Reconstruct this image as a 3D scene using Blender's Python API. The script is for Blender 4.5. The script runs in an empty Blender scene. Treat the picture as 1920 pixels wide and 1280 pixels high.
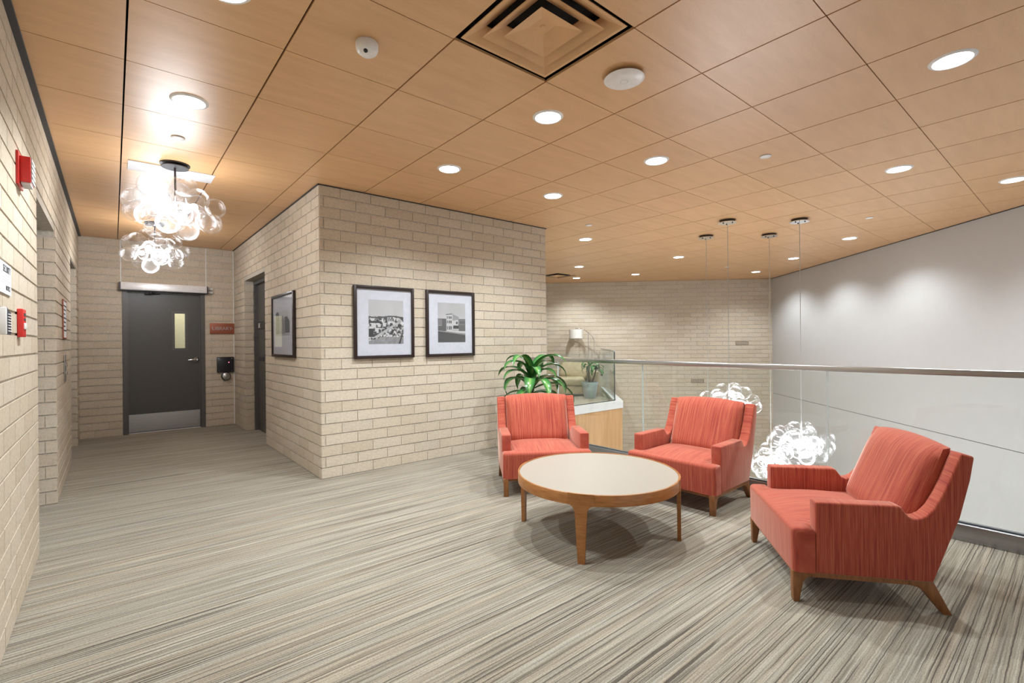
import bpy, bmesh, math, random
import numpy as np
from mathutils import Vector, Matrix

# ------------------------------------------------------------------ camera, world, exposure
scene = bpy.context.scene
COL = scene.collection
CAMZ, CEIL = 1.268, 2.753
YAW, ROLL, FPX = math.radians(39.65), math.radians(0.54), 902.4
cam_data = bpy.data.cameras.new('camera')
cam_data.sensor_width = 36.0
cam_data.lens = 36.0 * FPX / 1920.0
cam_data.clip_start = 0.05
cam = bpy.data.objects.new('camera', cam_data)
COL.objects.link(cam)
cam.matrix_world = (Matrix.Translation((0, 0, CAMZ)) @ Matrix.Rotation(-YAW, 4, 'Z')
                    @ Matrix.Rotation(math.pi / 2, 4, 'X') @ Matrix.Rotation(-ROLL, 4, 'Z'))
scene.camera = cam
world = bpy.data.worlds.new('world')
scene.world = world
world.use_nodes = True
bg = world.node_tree.nodes['Background']
bg.inputs['Color'].default_value = (0.94, 0.99, 1.0, 1)
bg.inputs['Strength'].default_value = 0.27
scene.view_settings.view_transform = 'Standard'
scene.view_settings.look = 'None'
scene.view_settings.gamma = 1.0
scene.view_settings.use_curve_mapping = False
scene.view_settings.exposure = 1.33
scene.cycles.transparent_max_bounces = 28
scene.cycles.max_bounces = 9
scene.cycles.diffuse_bounces = 5
scene.cycles.glossy_bounces = 3
scene.cycles.use_adaptive_sampling = True
scene.cycles.adaptive_threshold = 0.04
scene.cycles.sample_clamp_indirect = 8.0
scene.cycles.use_denoising = True
DOWN_W = 43.0          # watts of each ceiling downlight
WARM = (0.91, 0.985, 1.02)

# ------------------------------------------------------------------ materials
MATS = {}


class NT:
    def __init__(s, m):
        s.t = m.node_tree
        s.n = s.t.nodes
        s.l = s.t.links
        s.b = s.n['Principled BSDF']
        s.out = s.n['Material Output']

    def new(s, typ, **kw):
        n = s.n.new(typ)
        for k, v in kw.items():
            if k.startswith('i_'):
                n.inputs[k[2:].replace('_', ' ')].default_value = v
            else:
                setattr(n, k, v)
        return n

    def link(s, a, b):
        s.l.new(a, b)

    def val(s, x):
        return x

    def math(s, op, a, b=None, c=None):
        n = s.n.new('ShaderNodeMath')
        n.operation = op
        for i, v in enumerate((a, b, c)):
            if v is None:
                continue
            if isinstance(v, (int, float)):
                n.inputs[i].default_value = v
            else:
                s.link(v, n.inputs[i])
        return n.outputs[0]

    def mix(s, fac, a, b, blend='MIX'):
        n = s.n.new('ShaderNodeMix')
        n.data_type = 'RGBA'
        n.blend_type = blend
        for key, v in ((0, fac), (6, a), (7, b)):
            if isinstance(v, (int, float)):
                n.inputs[key].default_value = v
            elif isinstance(v, tuple):
                n.inputs[key].default_value = (*v, 1) if len(v) == 3 else v
            else:
                s.link(v, n.inputs[key])
        return n.outputs[2]

    def ramp(s, fac, stops):
        n = s.n.new('ShaderNodeValToRGB')
        e = n.color_ramp.elements
        while len(e) < len(stops):
            e.new(0.5)
        for i, (p, c) in enumerate(stops):
            e[i].position = p
            e[i].color = (*c, 1)
        s.link(fac, n.inputs[0])
        return n.outputs[0]

    def coords(s, kind='Object'):
        return s.new('ShaderNodeTexCoord').outputs[kind]

    def mapping(s, vec, scale=(1, 1, 1), loc=(0, 0, 0), rot=(0, 0, 0)):
        n = s.new('ShaderNodeMapping')
        n.inputs['Scale'].default_value = scale
        n.inputs['Location'].default_value = loc
        n.inputs['Rotation'].default_value = rot
        s.link(vec, n.inputs['Vector'])
        return n.outputs[0]

    def noise(s, vec, scale=5, detail=2, rough=0.5):
        n = s.new('ShaderNodeTexNoise')
        n.inputs['Scale'].default_value = scale
        n.inputs['Detail'].default_value = detail
        n.inputs['Roughness'].default_value = rough
        s.link(vec, n.inputs['Vector'])
        return n.outputs['Fac']

    def bump(s, height, strength=0.2, dist=0.002):
        n = s.new('ShaderNodeBump')
        n.inputs['Strength'].default_value = strength
        n.inputs['Distance'].default_value = dist
        s.link(height, n.inputs['Height'])
        s.link(n.outputs[0], s.b.inputs['Normal'])


def mat(name, col=(0.8, 0.8, 0.8), rough=0.5, metal=0.0, spec=0.5, emit=None, estr=0.0):
    m = bpy.data.materials.new(name)
    m.use_nodes = True
    t = NT(m)
    t.b.inputs['Base Color'].default_value = (*col, 1)
    t.b.inputs['Roughness'].default_value = rough
    t.b.inputs['Metallic'].default_value = metal
    t.b.inputs['Specular IOR Level'].default_value = spec
    if emit:
        t.b.inputs['Emission Color'].default_value = (*emit, 1)
        t.b.inputs['Emission Strength'].default_value = estr
    MATS[name] = m
    return m, t


def speckle(t, col, amount=0.12, scale=60, bump=0.0, stretch=(1, 1, 1), dist=0.002):
    v = t.mapping(t.coords(), stretch)
    n = t.noise(v, scale, 4, 0.6)
    lo = tuple(c * (1 - amount) for c in col)
    hi = tuple(min(1, c * (1 + amount)) for c in col)
    t.link(t.ramp(n, [(0.3, lo), (0.7, hi)]), t.b.inputs['Base Color'])
    if bump:
        t.bump(n, bump, dist)


for nm, c, r, me in (('black_paint', (0.02, 0.02, 0.022), 0.4, 0), ('dark_trim', (0.045, 0.045, 0.05), 0.5, 0.2),
                     ('white_plastic', (0.82, 0.82, 0.82), 0.35, 0), ('red_plastic', (0.62, 0.03, 0.025), 0.35, 0),
                     ('chrome', (0.85, 0.85, 0.87), 0.12, 1), ('black_plastic', (0.015, 0.015, 0.02), 0.3, 0),
                     ('mat_board', (0.60, 0.605, 0.66), 0.8, 0), ('frame_wood', (0.022, 0.013, 0.011), 0.35, 0),
                     ('paper', (0.80, 0.82, 0.86), 0.8, 0), ('ink', (0.03, 0.03, 0.035), 0.8, 0),
                     ('frame_glass_dark', (0.02, 0.02, 0.02), 0.5, 0), ('screw_steel', (0.6, 0.6, 0.6), 0.3, 1),
                     ('white_letter', (0.9, 0.9, 0.88), 0.5, 0), ('horn_dark', (0.03, 0.035, 0.05), 0.5, 0),
                     ('lamp_shade', (0.85, 0.84, 0.80), 0.8, 0), ('pot_blue', (0.42, 0.49, 0.53), 0.5, 0),
                     ('pot_white', (0.75, 0.75, 0.72), 0.4, 0), ('soil', (0.03, 0.02, 0.015), 0.95, 0),
                     ('cap_white', (0.70, 0.70, 0.70), 0.5, 0), ('edge_glass', (0.55, 0.62, 0.60), 0.3, 0),
                     ('dark_plenum', (0.012, 0.010, 0.009), 0.9, 0), ('plate_grey', (0.62, 0.62, 0.64), 0.7, 0.0),
                     ('gasket', (0.05, 0.06, 0.07), 0.5, 0), ('room_cream', (0.70, 0.66, 0.45), 0.8, 0),
                     ('metal_paint', (0.075, 0.072, 0.068), 0.42, 0), ('metal_frame', (0.095, 0.09, 0.085), 0.4, 0),
                     ('white_operator', (0.80, 0.79, 0.80), 0.35, 0.2), ('button_led', (0.6, 0.05, 0.1), 0.4, 0),
                     ('cord_grey', (0.45, 0.45, 0.45), 0.4, 0.4)):
    _m, _t = mat(nm, c, r, me)
    speckle(_t, c, 0.05, 25)

# lights
m, t = mat('lens_glow', (0.9, 0.9, 0.9), 0.4, emit=(1.0, 0.98, 0.95), estr=9.0)
m, t = mat('bulb_glow', (0.9, 0.9, 0.9), 0.4, emit=(1.0, 0.97, 0.95), estr=7.0)
m, t = mat('led_red', (0.9, 0.1, 0.15), 0.4, emit=(1.0, 0.1, 0.2), estr=2.5)

# brushed stainless
m, t = mat('stainless', (0.52, 0.52, 0.53), 0.28, 1)
v = t.mapping(t.coords(), (1, 0.6, 160))
n = t.noise(v, 4, 3)
t.link(t.ramp(n, [(0.3, (0.42, 0.42, 0.43)), (0.7, (0.62, 0.62, 0.63))]), t.b.inputs['Base Color'])
m, t = mat('shoe_steel', (0.40, 0.40, 0.42), 0.33, 1)
v = t.mapping(t.coords(), (1, 0.6, 160))
n = t.noise(v, 4, 3)
t.link(t.ramp(n, [(0.3, (0.30, 0.30, 0.32)), (0.7, (0.46, 0.46, 0.48))]), t.b.inputs['Base Color'])

# brick and mortar
m, t = mat('brick', (0.5, 0.4, 0.3), 0.9, spec=0.2)
oi = t.new('ShaderNodeObjectInfo')
ge = t.new('ShaderNodeNewGeometry')
rnd = t.math('FRACT', t.math('ADD', t.math('MULTIPLY', oi.outputs['Random'], 7.31), t.math('MULTIPLY', ge.outputs['Random Per Island'], 3.77)))
base = t.ramp(rnd, [(0.0, (0.590, 0.508, 0.398)), (0.25, (0.615, 0.535, 0.423)), (0.5, (0.635, 0.555, 0.443)), (0.8, (0.655, 0.580, 0.473)), (1.0, (0.600, 0.530, 0.435))])
co = t.coords()
n1 = t.noise(co, 55, 5, 0.65)
n2 = t.noise(co, 240, 3, 0.7)
c1 = t.mix(0.55, base, t.ramp(n1, [(0.3, (0.62, 0.60, 0.58)), (0.7, (1.0, 1.0, 1.0))]), 'MULTIPLY')
c2 = t.mix(0.5, c1, t.ramp(n2, [(0.33, (0.6, 0.58, 0.55)), (0.45, (1, 1, 1)), (1, (1, 1, 1))]), 'MULTIPLY')
t.link(c2, t.b.inputs['Base Color'])
t.bump(n1, 0.25, 0.003)
m, t = mat('mortar', (0.42, 0.37, 0.31), 0.95, spec=0.1)
speckle(t, (0.47, 0.43, 0.37), 0.2, 45, 0.3)

# satin wood ceiling panels
m, t = mat('panel_wood', (0.5, 0.27, 0.11), 0.3)
oi = t.new('ShaderNodeObjectInfo')
geo = t.coords()
off = t.new('ShaderNodeVectorMath', operation='MULTIPLY_ADD')
comb = t.new('ShaderNodeCombineXYZ')
for i in range(3):
    t.link(oi.outputs['Random'], comb.inputs[i])
t.link(comb.outputs[0], off.inputs[0])
off.inputs[1].default_value = (37, 53, 11)
t.link(geo, off.inputs[2])
v = t.mapping(off.outputs[0], (1.6, 9, 1))
n1 = t.noise(v, 1.6, 5, 0.55)
v2 = t.mapping(off.outputs[0], (14, 120, 1))
n2 = t.noise(v2, 3, 3, 0.6)
c1 = t.ramp(n1, [(0.25, (0.640, 0.370, 0.170)), (0.5, (0.690, 0.410, 0.195)), (0.75, (0.740, 0.450, 0.225))])
c2 = t.mix(0.25, c1, t.ramp(n2, [(0.3, (0.75, 0.68, 0.6)), (0.6, (1, 1, 1))]), 'MULTIPLY')
c3 = t.mix(0.35, c2, t.ramp(oi.outputs['Random'], [(0, (0.86, 0.84, 0.82)), (1, (1.0, 1.0, 1.0))]), 'MULTIPLY')
t.link(c3, t.b.inputs['Base Color'])
t.b.inputs['Roughness'].default_value = 0.42
t.b.inputs['Specular IOR Level'].default_value = 0.6
t.b.inputs['Coat Weight'].default_value = 0.28
t.b.inputs['Coat IOR'].default_value = 1.6
t.b.inputs['Coat Roughness'].default_value = 0.33
m, t = mat('diffuser_paint', (0.68, 0.41, 0.20), 0.4)
speckle(t, (0.68, 0.41, 0.20), 0.05, 12)

# carpet: narrow stripes running along X
m, t = mat('carpet', (0.3, 0.25, 0.2), 0.97, spec=0.08)
co = t.coords()
sep = t.new('ShaderNodeSeparateXYZ')
t.link(co, sep.inputs[0])
wob = t.noise(t.mapping(co, (6, 2, 1)), 3, 2)
y = t.math('ADD', sep.outputs['Y'], t.math('MULTIPLY', t.math('SUBTRACT', wob, 0.5), 0.005))
vy = t.new('ShaderNodeCombineXYZ')
t.link(sep.outputs['X'], vy.inputs[0])
t.link(y, vy.inputs[1])
na = t.noise(t.mapping(vy.outputs[0], (0.45, 58, 1)), 1.0, 2, 0.6)
nb = t.noise(t.mapping(vy.outputs[0], (2.2, 165, 1), (3.1, 7.7, 0)), 1.0, 1, 0.6)
nc = t.noise(t.mapping(vy.outputs[0], (0.7, 150, 1), (9.4, 2.3, 0)), 1.0, 0, 0.5)
tone = t.math('ADD', t.math('MULTIPLY', na, 0.5), t.math('MULTIPLY', nb, 0.5))
colr = t.ramp(tone, [(0.32, (0.155, 0.133, 0.100)), (0.43, (0.255, 0.226, 0.176)), (0.52, (0.345, 0.311, 0.246)), (0.61, (0.430, 0.392, 0.313)), (0.72, (0.50, 0.465, 0.380))])
hue = t.noise(t.mapping(vy.outputs[0], (0.4, 20, 1), (1.4, 5.3, 0)), 1.0, 1, 0.5)
colr = t.mix(0.6, colr, t.ramp(hue, [(0.35, (1.0, 0.94, 0.88)), (0.5, (1, 1, 1)), (0.65, (0.90, 0.95, 1.0))]), 'MULTIPLY')
dark = t.ramp(nc, [(0.0, (1, 1, 1)), (0.345, (1, 1, 1)), (0.375, (0, 0, 0))])
c1 = t.mix(t.math('MULTIPLY', dark, 0.85), colr, (0.075, 0.062, 0.048))
grain = t.noise(t.mapping(co, (130, 260, 1)), 1.0, 3, 0.7)
c2 = t.mix(0.75, c1, t.ramp(grain, [(0.32, (0.45, 0.45, 0.5)), (0.55, (1.05, 1.05, 1.05))]), 'MULTIPLY')
t.link(c2, t.b.inputs['Base Color'])
t.b.inputs['Sheen Weight'].default_value = 0.15
t.bump(t.math('ADD', grain, t.math('MULTIPLY', dark, -0.7)), 0.45, 0.004)

m, t = mat('white_paint', (0.74, 0.735, 0.72), 0.75, spec=0.3)
speckle(t, (0.50, 0.502, 0.503), 0.015, 8)
m, t = mat('lower_floor', (0.62, 0.60, 0.56), 0.4)
speckle(t, (0.62, 0.60, 0.56), 0.06, 30)

# furniture wood
m, t = mat('cherry_wood', (0.35, 0.14, 0.035), 0.35)
v = t.mapping(t.coords(), (6, 6, 40))
n = t.noise(v, 2.2, 4, 0.6)
t.link(t.ramp(n, [(0.3, (0.27, 0.105, 0.028)), (0.55, (0.36, 0.150, 0.042)), (0.75, (0.42, 0.190, 0.058))]), t.b.inputs['Base Color'])
m, t = mat('leg_wood', (0.2, 0.08, 0.025), 0.4)
v = t.mapping(t.coords(), (30, 30, 5))
n = t.noise(v, 2.2, 4, 0.6)
t.link(t.ramp(n, [(0.3, (0.175, 0.066, 0.020)), (0.6, (0.270, 0.110, 0.034)), (0.8, (0.31, 0.135, 0.045))]), t.b.inputs['Base Color'])
m, t = mat('fascia_wood', (0.5, 0.28, 0.12), 0.45)
v = t.mapping(t.coords(), (18, 18, 0.7))
n = t.noise(v, 1.2, 4, 0.6)
t.link(t.ramp(n, [(0.3, (0.46, 0.25, 0.105)), (0.55, (0.55, 0.315, 0.14)), (0.75, (0.60, 0.36, 0.17))]), t.b.inputs['Base Color'])
m, t = mat('table_laminate', (0.62, 0.56, 0.47), 0.38)
speckle(t, (0.335, 0.303, 0.255), 0.03, 120)


def fabric(name, axis):
    m, t = mat(name, (0.4, 0.06, 0.04), 0.75, spec=0.25)
    co = t.coords()
    sc = {'x': (1, 0.02, 0.02), 'y': (0.02, 1, 0.02)}[axis]
    v = t.mapping(co, sc)
    n1 = t.noise(v, 140, 2, 0.6)
    n2 = t.noise(v, 430, 2, 0.6)
    a = t.math('ADD', t.math('MULTIPLY', n1, 0.6), t.math('MULTIPLY', n2, 0.4))
    c = t.ramp(a, [(0.36, (0.270, 0.036, 0.028)), (0.47, (0.390, 0.070, 0.042)), (0.56, (0.450, 0.104, 0.058)), (0.66, (0.500, 0.145, 0.082))])
    w = t.noise(t.mapping(co, (400, 400, 400)), 1.0, 2)
    c = t.mix(0.35, c, t.ramp(w, [(0.35, (0.7, 0.7, 0.7)), (0.6, (1, 1, 1))]), 'MULTIPLY')
    t.link(c, t.b.inputs['Base Color'])
    t.b.inputs['Sheen Weight'].default_value = 0.6
    t.b.inputs['Sheen Roughness'].default_value = 0.4
    t.b.inputs['Sheen Tint'].default_value = (1.0, 0.75, 0.62, 1)
    t.bump(w, 0.12, 0.001)


fabric('fabric_x', 'x')
fabric('fabric_y', 'y')

m, t = mat('leaf_green', (0.03, 0.13, 0.03), 0.25)
co = t.coords('UV')
sp = t.new('ShaderNodeSeparateXYZ')
t.link(co, sp.inputs[0])
cen = t.math('ABSOLUTE', t.math('SUBTRACT', sp.outputs[0], 0.5))
g = t.ramp(cen, [(0.03, (0.20, 0.36, 0.10)), (0.16, (0.070, 0.235, 0.055)), (0.5, (0.022, 0.110, 0.030))])
t.link(g, t.b.inputs['Base Color'])
m, t = mat('cane_brown', (0.13, 0.08, 0.045), 0.8)
speckle(t, (0.13, 0.08, 0.045), 0.35, 60, 0.4)
m, t = mat('sofa_leather', (0.52, 0.41, 0.24), 0.5)
speckle(t, (0.52, 0.41, 0.24), 0.08, 14, 0.1)
m, t = mat('copper_sign', (0.33, 0.10, 0.055), 0.45, 0.25)
speckle(t, (0.33, 0.10, 0.055), 0.12, 40)
m, t = mat('vent_brick', (0.25, 0.18, 0.12), 0.9)
speckle(t, (0.24, 0.175, 0.115), 0.25, 70)
m, t = mat('far_carpet', (0.38, 0.33, 0.24), 0.95)
speckle(t, (0.40, 0.35, 0.26), 0.15, 90)

# printed pictures: colours come from a face attribute
m, t = mat('photo_print', (0.5, 0.5, 0.5), 0.6)
at = t.new('ShaderNodeAttribute', attribute_name='tone')
t.link(at.outputs['Color'], t.b.inputs['Base Color'])


def clear_glass(name, tint, fac_lo, fac_hi, rough=0.02, haze=0.0, power=3.0):
    m = bpy.data.materials.new(name)
    m.use_nodes = True
    t = NT(m)
    t.n.remove(t.b)
    tr = t.new('ShaderNodeBsdfTransparent')
    tr.inputs[0].default_value = (*tint, 1)
    gl = t.new('ShaderNodeBsdfGlossy')
    gl.inputs['Roughness'].default_value = rough
    gl.inputs['Color'].default_value = (0.95, 0.97, 1, 1)
    lw = t.new('ShaderNodeLayerWeight')
    lw.inputs['Blend'].default_value = 0.5
    p = t.math('POWER', lw.outputs['Facing'], power)
    f = t.math('ADD', fac_lo, t.math('MULTIPLY', p, fac_hi - fac_lo))
    mx = t.new('ShaderNodeMixShader')
    t.link(f, mx.inputs[0])
    t.link(tr.outputs[0], mx.inputs[1])
    t.link(gl.outputs[0], mx.inputs[2])
    last = mx
    if haze:
        df = t.new('ShaderNodeBsdfTranslucent')
        df.inputs[0].default_value = (0.9, 0.92, 0.95, 1)
        mx2 = t.new('ShaderNodeMixShader')
        bub = t.noise(t.mapping(t.coords(), (1, 1, 1)), 55, 2, 0.7)
        hz = t.math('ADD', haze * 0.4, t.math('MULTIPLY', t.math('GREATER_THAN', bub, 0.60), haze * 2.2))
        hz = t.math('ADD', hz, t.math('MULTIPLY', p, haze * 2.5))
        t.link(hz, mx2.inputs[0])
        t.link(mx.outputs[0], mx2.inputs[1])
        t.link(df.outputs[0], mx2.inputs[2])
        last = mx2
    t.link(last.outputs[0], t.out.inputs['Surface'])
    MATS[name] = m


clear_glass('guard_glass', (0.955, 0.975, 0.965), 0.035, 0.75)
clear_glass('picture_glass', (0.98, 0.985, 0.99), 0.02, 0.5)
clear_glass('bubble_glass', (0.985, 0.988, 0.992), 0.006, 0.50, 0.05, 0.011, 2.4)

# ------------------------------------------------------------------ mesh helpers


class MB:
    def __init__(s):
        s.v, s.f, s.mi = [], [], []

    def add(s, vs, fs, mi=0):
        o = len(s.v)
        s.v += [tuple(p) for p in vs]
        s.f += [tuple(i + o for i in f) for f in fs]
        s.mi += [mi] * len(fs)
        return s

    def box(s, x0, x1, y0, y1, z0, z1, mi=0):
        vs = [(x0, y0, z0), (x1, y0, z0), (x1, y1, z0), (x0, y1, z0), (x0, y0, z1), (x1, y0, z1), (x1, y1, z1), (x0, y1, z1)]
        return s.add(vs, [(3, 2, 1, 0), (4, 5, 6, 7), (0, 1, 5, 4), (1, 2, 6, 5), (2, 3, 7, 6), (3, 0, 4, 7)], mi)

    def hexa(s, bot, top, mi=0):
        n = len(bot)
        fs = [tuple(range(n - 1, -1, -1)), tuple(range(n, 2 * n))]
        fs += [(i, (i + 1) % n, n + (i + 1) % n, n + i) for i in range(n)]
        return s.add(list(bot) + list(top), fs, mi)

    def prism(s, poly, z0, z1, mi=0):
        return s.hexa([(x, y, z0) for x, y in poly], [(x, y, z1) for x, y in poly], mi)

    def lathe(s, prof, n=32, c=(0, 0, 0), mi=0, cap=True):
        vs, fs = [], []
        for r, z in prof:
            for k in range(n):
                a = 2 * math.pi * k / n
                vs.append((c[0] + r * math.cos(a), c[1] + r * math.sin(a), c[2] + z))
        for i in range(len(prof) - 1):
            for k in range(n):
                k2 = (k + 1) % n
                fs.append((i * n + k, i * n + k2, (i + 1) * n + k2, (i + 1) * n + k))
        if cap:
            fs.append(tuple(range(n - 1, -1, -1)))
            fs.append(tuple((len(prof) - 1) * n + k for k in range(n)))
        return s.add(vs, fs, mi)

    def tube(s, pts, r, n=8, mi=0):
        pts = [Vector(p) for p in pts]
        rs = r if isinstance(r, (list, tuple)) else [r] * len(pts)
        vs, fs = [], []
        ref = Vector((0.13, 0.27, 0.95))
        for i, p in enumerate(pts):
            d = (pts[min(i + 1, len(pts) - 1)] - pts[max(i - 1, 0)]).normalized()
            if abs(d.dot(ref)) > 0.97:
                ref = Vector((0.95, 0.2, 0.1))
            a = d.cross(ref).normalized()
            b = d.cross(a)
            for k in range(n):
                t = 2 * math.pi * k / n
                vs.append(p + (a * math.cos(t) + b * math.sin(t)) * rs[i])
        for i in range(len(pts) - 1):
            for k in range(n):
                k2 = (k + 1) % n
                fs.append((i * n + k, i * n + k2, (i + 1) * n + k2, (i + 1) * n + k))
        fs.append(tuple(range(n - 1, -1, -1)))
        fs.append(tuple((len(pts) - 1) * n + k for k in range(n)))
        return s.add(vs, fs, mi)

    def sphere(s, c, r, n=20, m=12, mi=0):
        vs, fs = [(c[0], c[1], c[2] - r)], []
        for i in range(1, m):
            a = -math.pi / 2 + math.pi * i / m
            for k in range(n):
                b = 2 * math.pi * k / n
                vs.append((c[0] + r * math.cos(a) * math.cos(b), c[1] + r * math.cos(a) * math.sin(b), c[2] + r * math.sin(a)))
        vs.append((c[0], c[1], c[2] + r))
        for k in range(n):
            fs.append((0, 1 + (k + 1) % n, 1 + k))
        for i in range(m - 2):
            for k in range(n):
                k2 = (k + 1) % n
                fs.append((1 + i * n + k, 1 + i * n + k2, 1 + (i + 1) * n + k2, 1 + (i + 1) * n + k))
        l = len(vs) - 1
        o = 1 + (m - 2) * n
        for k in range(n):
            fs.append((o + k, o + (k + 1) % n, l))
        return s.add(vs, fs, mi)

    def mesh(s, name, mats, smooth=False, bevel=0.0, segs=2, angle=40):
        me = bpy.data.meshes.new(name)
        me.from_pydata(s.v, [], s.f)
        for q in (mats if isinstance(mats, (list, tuple)) else [mats]):
            me.materials.append(MATS[q])
        for p, i in zip(me.polygons, s.mi):
            p.material_index = i
        bm = bmesh.new()
        bm.from_mesh(me)
        bmesh.ops.recalc_face_normals(bm, faces=bm.faces)
        if bevel:
            es = [e for e in bm.edges if len(e.link_faces) == 2 and e.calc_face_angle(0) > math.radians(angle)]
            bmesh.ops.bevel(bm, geom=es, offset=bevel, segments=segs, profile=0.5, affect='EDGES', clamp_overlap=True)
        bm.to_mesh(me)
        bm.free()
        if smooth or bevel:
            me.shade_smooth()
            if hasattr(me, 'set_sharp_from_angle'):
                me.set_sharp_from_angle(angle=math.radians(48))
        return me

    def build(s, name, mats, parent=None, loc=(0, 0, 0), rz=0.0, **kw):
        return put(name, s.mesh(name, mats, **kw), parent, loc, rz)


def put(name, me, parent=None, loc=(0, 0, 0), rz=0.0):
    o = bpy.data.objects.new(name, me)
    COL.objects.link(o)
    o.location = loc
    o.rotation_euler = (0, 0, rz)
    if parent is not None:
        o.parent = parent
    return o


def tag(o, label=None, cat=None, group=None, kind=None):
    for k, v in (('label', label), ('category', cat), ('group', group), ('kind', kind)):
        if v:
            o[k] = v
    return o


def thing(name, label, cat, loc=(0, 0, 0), rz=0.0, group=None):
    return tag(put(name, None, None, loc, rz), label, cat, group)


def struct(o):
    o['kind'] = 'structure'
    return o


def project(p):
    c, s = math.cos(YAW), math.sin(YAW)
    x, z = p[0] * c - p[1] * s, p[0] * s + p[1] * c
    if z < 0.05:
        return None
    a, b = x / z, (p[2] - CAMZ) / z
    cr, sr = math.cos(ROLL), math.sin(ROLL)
    return 960 + FPX * (a * cr - b * sr), 640 - FPX * (a * sr + b * cr)


def text_part(name, body, size, matname, parent, loc, rot, extrude=0.0008, align='CENTER'):
    cu = bpy.data.curves.new(name, 'FONT')
    cu.body = body
    cu.size = size
    cu.extrude = extrude
    cu.align_x = align
    cu.align_y = 'CENTER'
    tmp = bpy.data.objects.new(name, cu)
    COL.objects.link(tmp)
    bpy.context.view_layer.update()
    me = bpy.data.meshes.new_from_object(tmp.evaluated_get(bpy.context.evaluated_depsgraph_get()))
    bpy.data.objects.remove(tmp)
    me.materials.clear()
    me.materials.append(MATS[matname])
    o = bpy.data.objects.new(name, me)
    COL.objects.link(o)
    o.parent = parent
    o.location = loc
    o.rotation_euler = rot
    return o


# ------------------------------------------------------------------ bricks
COURSE = CEIL / 27.0
BL, JOINT = 0.308, 0.009
_brick_cache = {}


def brick_mesh(l, h, sgn):
    key = (round(l, 2), round(h, 2), sgn)
    if key not in _brick_cache:
        l, h = key[0], key[1]
        a, b = (-0.001, 0.006) if sgn > 0 else (-0.006, 0.001)
        _brick_cache[key] = MB().box(0, l, a, b, 0, h).mesh('brick', 'brick')
    return _brick_cache[key]


def lay_bricks(wall, faces, limit=300):
    """faces: (origin xy, direction xy, normal xy, length, z0, z1, openings[(u0,u1,z0,z1)], phase)"""
    items = []
    for (o, d, n, length, z0, z1, holes, ph) in faces:
        o, d, n = Vector((*o, 0)), Vector((*d, 0)).normalized(), Vector((*n, 0)).normalized()
        yax = Vector((0, 0, 1)).cross(d)
        sgn = 1 if yax.dot(n) > 0 else -1
        r0, r1 = int(round(z0 / COURSE)), int(round(z1 / COURSE))
        for r in range(r0, r1):
            za, zb = r * COURSE + JOINT / 2, (r + 1) * COURSE - JOINT / 2
            u = -BL + ((ph + (BL / 2 if r % 2 else 0)) % BL)
            while u < length:
                segs = [(max(u + JOINT / 2, 0), min(u + BL - JOINT / 2, length))]
                for (h0, h1, hz0, hz1) in holes:
                    if za < hz1 - 0.02 and zb > hz0 + 0.02:
                        ns = []
                        for (a, b) in segs:
                            if b <= h0 or a >= h1:
                                ns.append((a, b))
                            else:
                                if a < h0:
                                    ns.append((a, h0))
                                if b > h1:
                                    ns.append((h1, b))
                        segs = ns
                for (a, b) in segs:
                    l = round(b - a, 2)
                    if l < 0.02:
                        continue
                    p0 = o + d * a
                    c = o + d * ((a + b) / 2)
                    q = [project((*(o + d * uu).xy, zz)) for uu in (a, b) for zz in (za, zb)]
                    area = 0
                    if all(q):
                        xs, ys = [k[0] for k in q], [k[1] for k in q]
                        if max(xs) > 0 and min(xs) < 1920 and max(ys) > 0 and min(ys) < 1280:
                            area = abs((q[0][0] - q[2][0]) * (q[0][1] - q[1][1]))
                    facing = n.dot(Vector((-c.x, -c.y, 0)))
                    if facing < 0:
                        area = 0
                    items.append((area, (p0.x, p0.y, za), (d, yax), l, zb - za, sgn))
                u += BL
    items.sort(key=lambda i: -i[0])
    rest = MB()
    for k, (area, p, (d, yax), l, h, sgn) in enumerate(items):
        if k < limit and area > 1:
            ob = bpy.data.objects.new('brick', brick_mesh(l, h, sgn))
            COL.objects.link(ob)
            ob.parent = wall
            M = Matrix.Identity(4)
            M.col[0] = (d.x, d.y, 0, 0)
            M.col[1] = (yax.x, yax.y, 0, 0)
            M.col[3] = (*p, 1)
            ob.matrix_basis = M
        else:
            P = Vector(p)
            a, b = (-0.001, 0.006) if sgn > 0 else (-0.006, 0.001)
            corners = [(0, a), (l, a), (l, b), (0, b)]
            bot = [P + d * x + yax * y for x, y in corners]
            rest.hexa(bot, [q + Vector((0, 0, h)) for q in bot])
    if rest.v:
        o = rest.build('brickwork', 'brick', wall)
        o['kind'] = 'stuff'


# ------------------------------------------------------------------ setting: floors
XL, YD, XB, YB = -0.36, 8.72, 1.49, 4.595      # left wall, door wall, block side, block front
XBE, XG = 4.39, 4.10                            # block right end, guard line
LOW = -3.6
floor = struct(MB().prism([(XL - 0.5, -2.5), (XG + 0.06, -2.5), (XG + 0.06, YB + 0.1), (XB + 0.4, YB + 0.1), (XB + 0.4, YD + 0.15), (XL - 0.5, YD + 0.15)], -0.35, 0.0).build('floor', 'carpet'))
struct(MB().prism([(XBE - 0.2, 5.95), (7.60, 5.95), (9.60, 7.95), (8.72, 8.83), (XBE - 0.2, 8.83)], -0.35, 0.0).build('floor_far_lounge', 'far_carpet'))
struct(MB().box(-0.5, 13.5, -3, 10, LOW - 0.2, LOW).build('floor_lower', 'lower_floor'))

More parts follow.
